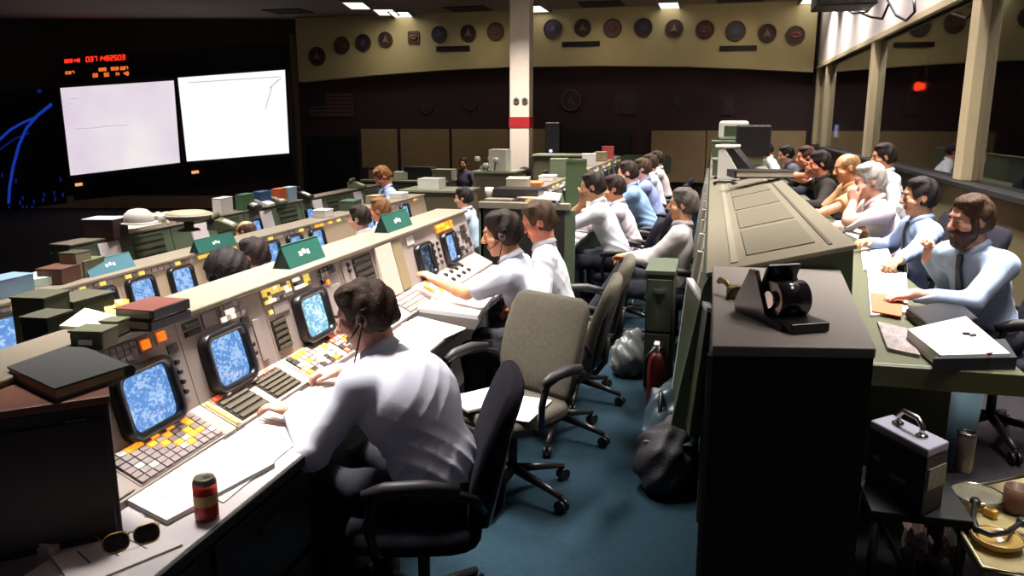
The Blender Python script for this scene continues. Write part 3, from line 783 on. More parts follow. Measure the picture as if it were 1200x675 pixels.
# ------------------------------------------------------------------ consoles
cons = mat('console_grey', (166, 151, 143), .5, noise=.03, scale=6)
consg = mat('console_green', (86, 98, 76), .55, noise=.04, scale=5)
consd = mat('console_dark_green', (66, 76, 52), .55, noise=.04, scale=5)
shelfm = mat('shelf_grey', (126, 115, 100), .45, noise=.04, scale=4)
deskm = mat('desk_laminate', (196, 188, 190), .4, noise=.02, scale=6)
deskedge = mat('desk_edge', (30, 26, 28), .5)
black = mat('black_plastic', (22, 20, 22), .35)
bezelm = mat('bezel_black', (20, 18, 22), .3)
knobm = mat('knob_black', (26, 22, 24), .35)
capg = mat('key_grey', (150, 136, 134), .5); capw = mat('key_white', (226, 220, 212), .45)
ambl = mat('lamp_amber', (255, 180, 60), .4, emit=.9, ecol=(255, 172, 50)); orgl = mat('lamp_orange', (255, 140, 40), .4, emit=1.0, ecol=(255, 118, 20))
yell = mat('lamp_yellow', (250, 226, 120), .4, emit=.7, ecol=(245, 214, 100)); whtl = mat('lamp_white', (255, 246, 224), .4, emit=.9)
redl = mat('lamp_red', (230, 110, 80), .4, emit=.5, ecol=(255, 96, 60)); darkk = mat('key_dark', (52, 46, 40), .5); pinkk = mat('key_pink', (220, 160, 140), .5)
plate = mat('panel_plate', (168, 153, 146), .5); slotm = mat('slot_dark', (44, 38, 34), .5); grille = mat('grille_brown', (84, 74, 56), .55)
PAL = [capg, capw, ambl, orgl, yell, whtl, redl, darkk, pinkk]
SCR = [screen_mat('crt_%d' % k, (176, 212, 255), (96, 152, 224), .92, rows=r, dens=d, seed=k+1, cols=c) for k, (r, d, c) in enumerate(((26, .52, 16), (22, .5, 14), (20, .55, 10), (14, .6, 8), (10, .45, 5)))]
SCRG = screen_mat('crt_pale', (214, 246, 250), (120, 190, 226), 1.05, rows=20, dens=.5, seed=9, cols=10)
SCRD = screen_mat('crt_dim', (120, 150, 180), (46, 62, 86), .7, rows=14, dens=.58, seed=11, cols=8)
def monitor(fr, yc, sc, w, h_, m, par, deep=.035):
    """a recessed CRT: hood standing proud of the panel, curved glowing face inside; returns nothing"""
    n = 5
    o = MB(); rings = []
    for (dw, r, z) in ((0, .045, 0), (0, .045, deep), (-.012, .040, deep+.006), (-.05, .030, deep+.002), (-.046, .026, .010)):
        rings.append([(x, y, z) for x, y in rrect(w+dw, h_+dw, r, n, yc, sc)])
    o.loft(rings, fr, 0, True, (False, False))
    mo = o.build('monitor', bezelm, par)
    iw, ih = (w-.046)/2, (h_-.046)/2
    def fn(a, b):
        x, y = (a*2-1), (b*2-1)
        return fr.p(yc+x*iw, sc+y*ih, .008+.012*(1-x*x*.7)*(1-y*y*.7))
    mb = MB(); mb.sheet(fn, 10, 10, uv=True)
    s_ = mb.build('screen', m, mo)
    return mo
def keys(mb, fr, y0, y1, s0, s1, nr, nc, rule, t=.006, gap=.16):
    dy, ds = (y1-y0)/nc, (s1-s0)/nr
    for i in range(nr):
        for j in range(nc):
            mi = rule(i, j)
            if mi is None: continue
            mb.box(y0+dy*(j+gap/2), y0+dy*(j+1-gap/2), s0+ds*(i+gap/2), s0+ds*(i+1-gap/2), 0, t, fr, mi)
def rnd(*w):
    tot = sum(q for _, q in w)
    def f(i, j):
        r = random.random()*tot
        for v, q in w:
            r -= q
            if r <= 0: return v
        return w[-1][0]
    return f
class Block:
    """a row of console bays along y; xf = front edge of the desk, fl = floor level of its tier"""
    def __init__(s, xf, fl, lo=.83, hi=1.125, slope=.075):
        s.xf, s.fl, s.lo, s.hi = xf, fl, lo, hi
        s.xj = xf-.305; s.xl = xf-.445; s.xt = s.xl-slope; s.xb = s.xt-.205
        e = nrm([-slope, 0, hi-lo]); s.U = Fr((s.xl, 0, fl+lo), (0, 1, 0), e, np.cross((0, 1, 0), e))
        e = nrm([-.14, 0, lo-.76]); s.L = Fr((s.xj, 0, fl+.76), (0, 1, 0), e, np.cross((0, 1, 0), e))
        s.ul = math.hypot(slope, hi-lo); s.ll = math.hypot(.14, lo-.76)
    def bay(s, y0, y1, label, group, m=cons, name='console'):
        o = thing(name, label, 'console', ((s.xj+s.xb)/2, (y0+y1)/2, s.fl), 0, group)
        P2 = [(s.xb, 0), (s.xj-.06, 0), (s.xj-.06, .70), (s.xj, .70), (s.xj, .76), (s.xl, s.lo), (s.xt, s.hi), (s.xb, s.hi)]
        MB().poly(P2, y0+.002, y1-.002, Fr((0, 0, s.fl), (1, 0, 0), (0, 0, 1), (0, 1, 0))).build('cabinet', m, o)
        return o
    def top(s, y0, y1, label):
        mb = MB().box(s.xb-.02, s.xt+.02, y0, y1, s.fl+s.hi+.001, s.fl+s.hi+.022)
        return tag(mb.build('console_shelf', shelfm, bevel=.006), label, 'shelf')
    def desk(s, y0, y1, label, m=None):
        o = thing('worktop', label, 'desk', (s.xf-.15, (y0+y1)/2, s.fl))
        MB().box(s.xj+.002, s.xf, y0, y1, s.fl+.715, s.fl+.74).build('desk_top', m or deskm, o, bevel=.004)
        MB().box(s.xf, s.xf+.012, y0, y1, s.fl+.705, s.fl+.738).build('edge_strip', deskedge, o, bevel=.004)
        for yy in (y0, y1-.03): MB().box(s.xj-.03, s.xf-.03, yy, yy+.03, s.fl, s.fl+.715).build('support_panel', deskedge, o)
        return o
    def part(s, o, kind, face='U', **k):
        fr = s.U if face == 'U' else s.L
        y0, y1, a, b = k['y0'], k['y1'], k['a'], k['b']
        if kind == 'keys':
            mb = MB(); mb.box(y0-.006, y1+.006, a-.005, b+.005, 0, .003, fr, 0)
            f2 = Fr(fr.p(0, 0, .003), fr.x, fr.y, fr.z)
            keys(mb, f2, y0, y1, a, b, k['n'][0], k['n'][1], lambda i, j: None if (v := k['rule'](i, j)) is None else v+1, k.get('t', .008))
            return mb.build(k.get('name', 'button_panel'), [k.get('base', plate)]+PAL, o)
        if kind == 'grille':
            mb = MB(); mb.box(y0, y1, a, b, 0, .004, fr, 0)
            n = k.get('n', 4)
            for i in range(n): mb.box(y0+.006, y1-.006, a+(b-a)*(i+.2)/n, a+(b-a)*(i+.75)/n, .004, .010, fr, 1)
            return mb.build(k.get('name', 'keypad'), [slotm, k.get('m', grille)], o)
        if kind == 'plate':
            return MB().box(y0, y1, a, b, 0, k.get('t', .006), fr).build(k.get('name', 'panel'), k.get('m', plate), o, bevel=.002)
        if kind == 'knobs':
            mb = MB(); n = k['n']; mb.box(y0-.006, y1+.006, a-.01, b+.01, 0, .002, fr, 1)
            for i in range(n[0]):
                for j in range(n[1]):
                    p = fr.p(y0+(y1-y0)*(j+.5)/n[1], a+(b-a)*(i+.5)/n[0], 0)
                    mb.lathe([(k['r'], 0), (k['r'], .012), (k['r']*.8, .016)], Fr(p, fr.x, fr.y, fr.z), 10)
            return mb.build(k.get('name', 'knob_panel'), [k.get('m', knobm), plate], o)
# ---- the near block with its three big screens
MAIN = Block(-1.235, FL_M)
G1 = 'console bays at the near desk'
A = MAIN.bay(1.45, 2.27, 'console bay nearest the dark cabinet, one blue screen over amber buttons', G1)
B = MAIN.bay(2.27, 2.80, 'console bay whose blue screen sits left of the seated man, yellow strip below', G1)
C = MAIN.bay(2.80, 3.50, 'console bay directly in front of the headset man, with yellow lit lamps above its screen', G1)
D = MAIN.bay(3.50, 4.32, 'console bay with a tall blank pale door and a dark recorder slot', G1)
E_ = MAIN.bay(4.32, 5.62, 'console bay with two small screens at which the reaching man works, orange lamps on top', G1)
monitor(MAIN.U, 2.035, .108, .27, .225, SCR[0], A)
monitor(MAIN.U, 2.475, .108, .265, .225, SCR[1], B)
monitor(MAIN.U, 3.135, .112, .27, .22, SCRG, C)
monitor(MAIN.U, 4.60, .112, .25, .22, SCRD, E_)
monitor(MAIN.U, 5.09, .116, .25, .22, SCR[4], E_)
pt = MAIN.part
LL = MAIN.ll
pt(A, 'keys', 'L', y0=1.80, y1=2.20, a=.012, b=LL-.012, n=(6, 11), rule=lambda i, j: (2 if (i, j) in ((5, 2), (4, 4), (5, 5), (4, 6), (5, 7), (3, 5), (5, 9), (4, 9), (3, 8), (2, 8), (2, 6), (5, 3), (1, 7), (2, 9)) else (0 if random.random() < .75 else 1)))
pt(A, 'plate', 'L', y0=1.50, y1=1.77, a=.01, b=LL-.01)
pt(A, 'keys', 'U', y0=1.86, y1=2.06, a=.238, b=.295, n=(3, 7), rule=rnd((0, 5), (None, 2)), name='label_strip')
pt(A, 'keys', 'U', y0=2.085, y1=2.125, a=.25, b=.285, n=(1, 1), rule=lambda i, j: 3, name='orange_lamp')
pt(A, 'keys', 'U', y0=2.165, y1=2.205, a=.255, b=.292, n=(1, 1), rule=lambda i, j: 3, name='orange_lamp')
pt(A, 'keys', 'U', y0=1.80, y1=1.84, a=.24, b=.26, n=(1, 1), rule=lambda i, j: 5, name='white_lamp')
pt(A, 'knobs', 'U', y0=2.20, y1=2.23, a=.05, b=.19, n=(4, 1), r=.009)
pt(A, 'plate', 'U', y0=2.196, y1=2.246, a=.205, b=.235, m=slotm, name='switch_plate')
pt(B, 'keys', 'L', y0=2.275, y1=2.30, a=.01, b=LL-.01, n=(5, 1), rule=lambda i, j: 4, name='yellow_key')
pt(B, 'grille', 'L', y0=2.32, y1=2.50, a=.012, b=LL-.03, n=4)
pt(B, 'grille', 'L', y0=2.55, y1=2.74, a=.012, b=LL-.03, n=5)
pt(B, 'keys', 'L', y0=2.32, y1=2.50, a=LL-.026, b=LL-.006, n=(1, 9), rule=rnd((8, 3), (5, 1), (6, 1)))
pt(B, 'keys', 'L', y0=2.55, y1=2.74, a=LL-.026, b=LL-.006, n=(1, 9), rule=rnd((8, 3), (5, 1), (6, 1)))
pt(B, 'grille', 'U', y0=2.30, y1=2.39, a=.235, b=.255, n=1, m=knobm, name='meter'); pt(B, 'grille', 'U', y0=2.30, y1=2.39, a=.262, b=.285, n=1, m=grille, name='meter')
pt(B, 'plate', 'U', y0=2.41, y1=2.49, a=.238, b=.292)
pt(B, 'keys', 'U', y0=2.51, y1=2.66, a=.235, b=.298, n=(3, 5), rule=rnd((0, 3), (1, 2), (5, 1)))
pt(B, 'knobs', 'U', y0=2.635, y1=2.665, a=.06, b=.13, n=(2, 1), r=.010); pt(B, 'plate', 'U', y0=2.63, y1=2.68, a=.18, b=.225, m=slotm, name='switch_plate')
pt(B, 'plate', 'U', y0=2.69, y1=2.735, a=.03, b=.2)
pt(C, 'grille', 'U', y0=2.815, y1=2.925, a=.035, b=.165, n=5, name='speaker_grille')
pt(C, 'keys', 'U', y0=2.70+.11, y1=2.84+.19, a=.235, b=.298, n=(4, 8), rule=rnd((4, 3), (5, 2), (0, 4), (7, 1)), name='lamp_panel')
pt(C, 'keys', 'U', y0=3.06, y1=3.20, a=.245, b=.298, n=(3, 5), rule=rnd((4, 2), (5, 1), (0, 4), (7, 1)), name='lamp_panel')
pt(C, 'keys', 'U', y0=2.82, y1=2.845, a=.19, b=.21, n=(1, 1), rule=lambda i, j: 4, name='yellow_lamp')
pt(C, 'plate', 'U', y0=2.86, y1=2.98, a=.18, b=.225)
pt(C, 'keys', 'L', y0=2.82, y1=3.12, a=.012, b=LL-.012, n=(5, 8), rule=rnd((0, 5), (7, 3), (4, 1), (5, 1), (8, 1), (2, 1)))
pt(C, 'keys', 'L', y0=3.16, y1=3.44, a=.012, b=LL-.012, n=(5, 8), rule=rnd((8, 1), (6, 2), (3, 2), (7, 3), (0, 3)))
pt(C, 'knobs', 'U', y0=3.29, y1=3.33, a=.22, b=.25, n=(1, 1), r=.014)
pt(C, 'plate', 'U', y0=3.33, y1=3.46, a=.03, b=.20)
pt(C, 'keys', 'U', y0=3.30, y1=3.46, a=.255, b=.295, n=(2, 4), rule=rnd((7, 3), (0, 2)))
pt(C, 'keys', 'U', y0=3.345, y1=3.37, a=.21, b=.235, n=(1, 1), rule=lambda i, j: 3, name='orange_lamp')
pt(D, 'plate', 'U', y0=3.53, y1=3.64, a=.02, b=.29); pt(D, 'knobs', 'U', y0=3.57, y1=3.62, a=.22, b=.28, n=(2, 1), r=.012)
pt(D, 'grille', 'U', y0=3.66, y1=3.88, a=.03, b=.285, n=7, m=darkk, name='recorder_slot')
pt(D, 'plate', 'U', y0=3.92, y1=4.14, a=.005, b=.297, t=.02, name='door', m=mat('door_pale', (216, 202, 188), .5))
pt(D, 'plate', 'U', y0=4.17, y1=4.30, a=.005, b=.297, t=.012, m=mat('strip_olive', (152, 138, 104), .5), name='end_strip')
pt(D, 'keys', 'L', y0=3.95, y1=4.28, a=.012, b=LL-.012, n=(4, 10), rule=rnd((0, 3), (8, 1)))
pt(E_, 'plate', 'U', y0=4.40, y1=4.52, a=.235, b=.29, m=capw, name='note_card')
pt(E_, 'keys', 'U', y0=4.92, y1=5.26, a=.238, b=.296, n=(2, 4), rule=rnd((3, 6), (2, 1)), name='orange_lamp', t=.014)
pt(E_, 'knobs', 'U', y0=4.76, y1=4.93, a=.03, b=.2, n=(4, 2), r=.012)
pt(E_, 'keys', 'L', y0=4.40, y1=4.66, a=.012, b=LL-.012, n=(4, 7), rule=rnd((3, 2), (0, 3), (1, 2)))
pt(E_, 'knobs', 'L', y0=4.75, y1=5.2, a=.02, b=LL-.02, n=(2, 4), r=.016)
pt(E_, 'keys', 'U', y0=5.27, y1=5.58, a=.02, b=.23, n=(6, 5), rule=rnd((7, 3), (0, 3), (None, 2)))
MAIN.top(1.45, 5.64, 'long pale shelf along the top of the near consoles, carrying green tent signs')
MAIN.desk(1.0, 2.9, 'pale desk top in front of the near consoles, under the open logbooks')
MAIN.desk(2.905, 5.62, 'pale desk top further along, at the reaching man, with black front edge')
ped = thing('drawer_pedestal', 'black drawer pedestal under the near desk edge below the drink can', 'drawers', (-1.3, 2.2, 0))
MB().box(-1.50, -1.262, 1.05, 2.86, .02, .705).build('pedestal_body', mat('pedestal_black', (24, 16, 19), .6), ped, bevel=.004)
for y in (1.10, 1.70, 2.30):
    for z in (.10, .40):
        d_ = MB().box(-1.262, -1.25, y, y+.52, z, z+.27).build('drawer', mat('pedestal_drawer', (28, 20, 23), .5), ped, bevel=.003); MB().cbox((-1.243, y+.26, z+.2), (.016, .09, .018)).build('handle', mat('handle_dull', (88, 80, 78), .35, metal=.6), d_)
# ---- further block of the same row, its dark end panel facing us
FAR = Block(-1.10, FL_M)
G2 = 'console bays of the far desk'
for k, y in enumerate((6.5, 7.9, 9.3, 10.7, 12.1, 13.5)):
    o = FAR.bay(y, y+1.39, ['far console bay right behind the dark end panel', 'second far console bay beyond the dark end panel', 'third far console bay beyond the dark end panel', 'fourth far console bay beyond the dark end panel', 'fifth far console bay beyond the dark end panel', 'last far console bay towards the back wall'][k], G2, consg)
    monitor(FAR.U, y+.35, .112, .25, .22, SCR[k % 5], o); monitor(FAR.U, y+1.0, .112, .25, .22, SCR[(k+2) % 5], o)
    FAR.part(o, 'keys', 'L', y0=y+.1, y1=y+1.2, a=.012, b=LL-.012, n=(4, 16), rule=rnd((0, 5), (1, 2), (2, 1)))
    FAR.part(o, 'keys', 'U', y0=y+.1, y1=y+1.2, a=.24, b=.295, n=(2, 12), rule=rnd((0, 5), (1, 2), (4, 1)))
FAR.top(6.48, 14.9, 'grey shelf along the top of the far console row behind the dark end panel')
FAR.desk(6.52, 14.9, 'white desk of the far console row where the white-shirted people sit')
e = thing('end_panel', 'black open-fronted end panel of the far console row, behind the two men', 'console end', (-1.45, 6.44, 0))
MB().box(-1.86, -1.14, 6.42, 6.485, 0, 1.07).build('panel_face', mat('end_panel_black', (28, 22, 22), .6), e)
MB().box(-1.88, -1.10, 6.40, 6.485, 1.07, 1.125).build('top_rail', mat('rail_grey', (120, 112, 98), .5), e, bevel=.006)
MB().box(-1.14, -1.06, 6.42, 6.485, 0, 1.07).build('side_post', consg, e)
MB().box(-1.88, -1.84, 6.42, 6.485, 0, 1.07).build('side_post', consg, e)
# ---- middle tier row (row behind the near shelf)
ROW2 = Block(-3.26, FL_2, lo=.86, hi=1.14, slope=.06)
G3 = 'console bays of the middle row'
names2 = ['middle-row console bay at the picture edge, blue screen showing two bright bars', 'middle-row console bay behind the green folders, amber lamps lit', 'middle-row console bay left of the man with bushy black hair', 'middle-row console bay in front of the dark-haired man in white', 'middle-row console bay with screens just behind the green tent sign', 'middle-row console bay in front of the two men in white shirts', 'far middle-row console bay past the standing man', 'last middle-row console bay towards the column']
ys2 = [2.9, 3.72, 4.35, 5.05, 5.95, 6.9, 7.9, 9.0, 10.2]
mons = [[3.42], [4.15], [4.52, 4.95], [], [6.2, 6.62], [7.05], [8.3], [9.4]]
for k in range(8):
    o = ROW2.bay(ys2[k], ys2[k+1], names2[k], G3, mat('console_tan', (150, 132, 110), .5, noise=.03, scale=6))
    for q, y in enumerate(mons[k]): monitor(ROW2.U, y, .135, .27, .22, (SCR[3], SCR[0], SCR[1], SCR[4])[(k+q) % 4], o)
    ROW2.part(o, 'keys', 'U', y0=ys2[k]+.06, y1=ys2[k+1]-.06, a=.25, b=.28, n=(1, 9), rule=rnd((0, 4), (4, 2), (2, 1), (None, 2)))
    ROW2.part(o, 'keys', 'L', y0=ys2[k]+.06, y1=ys2[k+1]-.06, a=.012, b=.13, n=(4, 10), rule=rnd((0, 5), (1, 2), (2, 1)))
    if k in (1, 2): ROW2.part(o, 'keys', 'U', y0=ys2[k]+.05, y1=ys2[k]+.17, a=.10, b=.2, n=(3, 3), rule=rnd((2, 3), (4, 2), (1, 2)), name='lamp_panel')
ROW2.top(2.9, 10.2, 'long pale shelf along the top of the middle console row')
ROW2.desk(2.9, 10.2, 'desk top of the middle console row, half hidden behind the near shelf')
# ---- front tier row
ROW1 = Block(-5.45, FL_1, hi=1.2)
G4 = 'console bays of the front row'
names1 = ['front-row green console bay with one tall white panel, nearest the picture edge', 'front-row console bay with a green instrument rack between white panels', 'front-row console bay before the bald man', 'front-row console bay beyond the bald man', 'front-row console bay below the dark doorway']
for k in range(5):
    y = 6.3+k*1.5
    o = ROW1.bay(y, y+1.49, names1[k], G4, consg)
    ROW1.part(o, 'plate', 'U', y0=y+.35, y1=y+.65, a=.02, b=.35, m=mat('panel_white', (226, 214, 216), .5), t=.02)
    ROW1.part(o, 'grille', 'U', y0=y+.85, y1=y+1.35, a=.04, b=.33, n=4, m=consd, name='instrument_rack')
    if k > 1: monitor(ROW1.U, y+.2, .15, .25, .22, SCR[k % 4], o)
ROW1.top(6.3, 13.8, 'green-grey shelf along the top of the front console row, under the helmets and phones')
# ---- viewer-side console (back towards the aisle)
VC = thing('console', 'long olive console on the viewing-room side, sloping grey top with inset plates', 'console', (.28, 9.5, 0))
prof = [(.02, 0), (.60, 0), (.60, .97), (.585, 1.285), (.02, 1.145), (-.0, 1.10), (-.11, .46), (.02, .42)]
MB().poly(prof, 3.42, 16.5, Fr((0, 0, 0), (1, 0, 0), (0, 0, 1), (0, 1, 0))).build('cabinet', consd, VC)
e_ = nrm([.565, 0, .14]); TF = Fr((.02, 0, 1.145), (0, 1, 0), e_, np.cross(e_, (0, 1, 0)))
if TF.z[2] < 0: TF.z = -TF.z
topm = mat('console_top_grey', (120, 111, 94), .45, noise=.03, scale=5)
mb = MB(); mb.box(3.40, 16.5, -.01, .595, .001, .022, TF); mb.build('top_plate', topm, VC, bevel=.006)
for k in range(7):
    y = 3.62+k*.92
    MB().box(y, y+.80, .17, .46, .022, .028, TF).build('inset_plate', mat('inset_grey', (102, 95, 78), .5, noise=.03, scale=5), VC, bevel=.002)
MB().box(3.5, 10.0, .10, .13, .022, .027, TF).build('trim_strip', mat('trim_pale', (138, 132, 112), .45), VC)
MB().box(3.5, 10.0, .50, .515, .022, .026, TF).build('trim_strip', mat('groove_dark', (74, 70, 54), .5), VC)
# louvred pale edges at the aisle side
for k in range(12):
    y = 4.0+k*.75
    f_ = Fr((-.065, y, .50), (0, 1, 0), nrm([.16, 0, 1.1]), nrm([-1.1, 0, .16]))
    MB().box(0, .6, -.04, .56, .0, .03, f_).build('back_panel', mat('back_panel_grey', (148, 140, 124), .5), VC, bevel=.004)
    MB().box(.60, .64, -.04, .56, .0, .06, f_).build('fin', mat('fin_pale', (196, 188, 180), .4), VC)
# desk on the viewer side
VD = thing('worktop', 'olive-edged desk where the bearded man and his neighbours sit', 'desk', (.85, 8, FL_R))
MB().box(.602, 1.10, 2.98, 15.5, .905, .94).build('desk_top', mat('desk_olive', (88, 90, 64), .45, noise=.04), VD, bevel=.006)
MB().box(.602, 1.10, 2.95, 2.98, .86, .94).build('edge_strip', mat('edge_olive', (74, 76, 46), .5), VD, bevel=.004)
for y in (3.4, 6.4, 9.4, 12.4): MB().box(.602, 1.0, y, y+.05, FL_R, .905).build('support_panel', consd, VD)
# ------------------------------------------------------------------ chairs
fabric = mat('chair_fabric', (98, 92, 82), .95, spec=.1, noise=.12, scale=60, bump=.5, bscale=500)
fabricd = mat('chair_fabric_dark', (38, 36, 46), .9, spec=.15, noise=.1, scale=60, bump=.4, bscale=500)
chrome = mat('chrome', (200, 196, 190), .22, metal=1)
def make_chair(label, fab, group, tilt=12, lean_y=0):
    o = thing('office_chair', label, 'chair', (0, 0, 0), 0, group)
    def sq(cx, cy, w, d, z, n=20, e=.5):
        R = []
        for i in range(n):
            a = 2*PI*i/n; c, s_ = math.cos(a), math.sin(a)
            R.append((cx+math.copysign(abs(c)**e, c)*w/2, cy+math.copysign(abs(s_)**e, s_)*d/2, z))
        return R
    MB().loft([sq(.02, 0, .40, .40, .395), sq(.02, 0, .46, .46, .41), sq(.02, 0, .47, .48, .45), sq(.02, 0, .44, .45, .475), sq(.02, 0, .3, .3, .482)]).build('seat', fab, o, True)
    t = math.radians(tilt); fb = Fr((-.20, 0, .47), (math.cos(t), 0, math.sin(t)), (0, 1, 0), (-math.sin(t), 0, math.cos(t)))
    mb = MB(); rings = []
    for z, w, dp, th in ((.0, .36, .0, .05), (.03, .43, .0, .075), (.15, .47, .012, .085), (.30, .475, .0, .08), (.42, .46, -.02, .07), (.475, .42, -.03, .06), (.495, .34, -.035, .03)):
        rings.append([(x+dp+.022*((y/(w/2))**2), y, z) for x, y, _ in sq(0, 0, th, w, 0, 24, .42)])
    mb.loft(rings, fb).build('backrest', fab, o, True)
    mb = MB(); rings = []
    for z, w in ((.02, .38), (.15, .43), (.30, .44), (.43, .40)):
        rings.append([(x-.035+.022*((y/(w/2))**2), y, z) for x, y, _ in sq(0, 0, .03, w, 0, 16, .4)])
    mb.loft(rings, fb).build('back_shell', black, o, True)
    MB().tube([(-.08, 0, .40), (-.22, 0, .40), (-.27, 0, .47), tuple(fb.p(-.05, 0, .16))], .018, 8).build('back_bar', black, o, True)
    for y in (1, -1):
        P = [(.12, y*.20, .41), (.13, y*.275, .44), (.15, y*.29, .56), (.12, y*.295, .655), (.03, y*.295, .675), (-.10, y*.29, .665), (-.19, y*.275, .63), (-.215, y*.23, .57)]
        a = MB().tube(P, [.014, .016, .016, .018, .018, .018, .016, .014], 8).build('armrest', black, o, True)
        MB().tube([(.16, y*.292, .660), (.09, y*.298, .682), (-.03, y*.298, .688), (-.14, y*.29, .672)], [.018, .026, .026, .018], 8).build('arm_pad', mat('arm_pad', (40, 36, 38), .5), a)
    MB().lathe([(.05, .33), (.055, .40)], W0, 14).lathe([(.022, .12), (.022, .34)], W0, 12).build('gas_stem', mat('stem_dark', (34, 32, 34), .35), o, True)
    for k in range(5):
        a = 2*PI*k/5+.3; c, s_ = math.cos(a), math.sin(a)
        l = MB().tube([(.03*c, .03*s_, .13), (.17*c, .17*s_, .105), (.30*c, .30*s_, .075)], [.024, .020, .014], 8).build('leg', mat('chair_leg', (58, 54, 54), .3, metal=.6), o, True)
        f_ = Fr((.30*c, .30*s_, .032), (c, s_, 0), (0, 0, 1), (-s_, c, 0))
        MB().lathe([(.031, -.022), (.031, -.006)], f_, 12).lathe([(.031, .006), (.031, .022)], f_, 12).cyl((.30*c, .30*s_, .03), (.30*c, .30*s_, .08), .008).build('caster', black, l)
    MB().cbox((0, 0, .02), (.035, .045, .006), fb.sub(-.055, -.12, .12)).build('adjuster_plate', chrome, o)
    return o
protoA = make_chair('grey fabric office chair standing empty with white papers on its seat', fabric, None)
protoB = make_chair('dark office chair under the headset man at the near desk', fabricd, None)
def put(o, x, y, z, deg, label=None, group=None):
    o.location = (x, y, z); o.rotation_euler = (0, 0, math.radians(deg))
    if label: o['label'] = label
    if group: o['group'] = group
    return o
def chair(proto, x, y, z, deg, label, group=None):
    c = copy_tree(proto); return put(c, x, y, z, deg, label, group)
# ------------------------------------------------------------------ desk things
paperm = mat('paper_white', (240, 236, 232), .8, noise=.015, scale=10)
paperb = mat('paper_buff', (226, 212, 190), .8, noise=.03)
inkm = mat('ink_grey', (168, 164, 176), .8)
def flat(name, label, cat, px, z, th, m, group=None, lines=0, mline=None, edge=None):
    """a flat thing lying at height z whose corners are seen at px"""
    P_ = [at(u, v, z=z) for u, v in px]; c = sum(P_)/len(P_)
    o = thing(name, label, cat, (c[0], c[1], z), 0, group)
    q = [(p[0]-c[0], p[1]-c[1]) for p in P_]
    ar = sum(q[i][0]*q[(i+1) % len(q)][1]-q[(i+1) % len(q)][0]*q[i][1] for i in range(len(q)))
    if ar < 0: q = q[::-1]
    MB().poly(q, .001, th).build('sheet', m, o, True)
    if lines:
        mb = MB(); a, b, c2, d = [np.array(x) for x in q[:4]]
        for i in range(lines):
            t = (i+1.0)/(lines+1); s0 = .1+.05*((i*7) % 3); e0 = .55+.13*((i*5) % 4)*.7
            p0, p1 = a+(d-a)*t, b+(c2-b)*t; A0, B0 = p0+(p1-p0)*s0, p0+(p1-p0)*e0
            w_ = nrm(d-a)*.0022
            mb.add([(*(A0-w_), th+.0006), (*(B0-w_), th+.0006), (*(B0+w_), th+.0006), (*(A0+w_), th+.0006)], [(0, 1, 2, 3)])
        mb.build('writing_line', mline or inkm, o, True)
    return o
ZD = .7405
flat('logbook', 'open white logbook page lying at the near end of the pale desk', 'logbook', [(150, 592), (196, 616), (322, 548), (262, 520)], ZD, .016, paperm, lines=5)
flat('paper_sheet', 'large white sheet spread along the desk under the headset man', 'paper', [(196, 560), (262, 590), (372, 500), (305, 478)], ZD, .004, paperm, lines=4)
flat('paper_sheet', 'white sheet under the near hand of the headset man, beside the keypad', 'paper', [(282, 500), (350, 520), (410, 470), (345, 458)], ZD+.004, .003, paperm, lines=3)
flat('paper_sheet', 'white sheet lying between the two hands of the headset man', 'paper', [(330, 478), (392, 492), (420, 455), (385, 440)], ZD, .006, paperm)
flat('folder', 'pale folder of loose papers under the sunglasses', 'folder', [(60, 654), (88, 692), (214, 640), (166, 622)], ZD, .006, mat('folder_grey', (206, 196, 196), .7), lines=3, mline=mat('ink_dark', (70, 62, 70), .8))
flat('paper_sheet', 'bluish sheet tucked against the dark cabinet on the desk', 'paper', [(142, 570), (160, 582), (170, 560), (148, 555)], ZD, .008, mat('paper_blue', (150, 158, 190), .7))
flat('notebook', 'thick white notebook with a black cover before the reaching man', 'notebook', [(484, 366), (560, 376), (580, 348), (506, 340)], ZD, .030, paperm, lines=6, mline=mat('ink_brown', (150, 110, 90), .8))
flat('clipboard', 'black clipboard under the thick notebook', 'clipboard', [(474, 376), (556, 388), (574, 360), (496, 352)], ZD-.0, .006, black)
flat('paper_sheet', 'white paper hanging near the desk edge, left of the clipboard', 'paper', [(470, 382), (520, 398), (546, 386), (490, 372)], ZD, .007, paperm)
flat('paper_sheet', 'white paper under the arm of the reaching man, against the keys', 'paper', [(520, 340), (560, 346), (585, 330), (548, 318)], ZD, .004, paperm)
# drink can
p = at(243, 607, z=ZD); e = thing('drink_can', 'red and gold drink can standing on the desk corner', 'can', tuple(p))
f_ = Fr(p)
MB().lathe([(.024, 0), (.031, .006), (.0315, .012), (.0315, .105)], f_, 24).build('can_body', mat('can_red', (168, 44, 34), .35, noise=.3, scale=40), e)
MB().lathe([(.0315, .105), (.0315, .108), (.027, .118), (.0265, .121), (.024, .119)], f_, 24).build('can_lid', mat('can_lid', (150, 142, 128), .3, metal=.8), e)
MB().lathe([(.0318, .045), (.0318, .075)], f_, 24, cap=(False, False)).build('label_band', mat('can_band', (206, 168, 96), .4, noise=.3, scale=60), e)
MB().torus((.006, .004, .122), .008, .0018, f_, 12, 6).build('pull_tab', mat('can_lid', (150, 142, 128)), e)
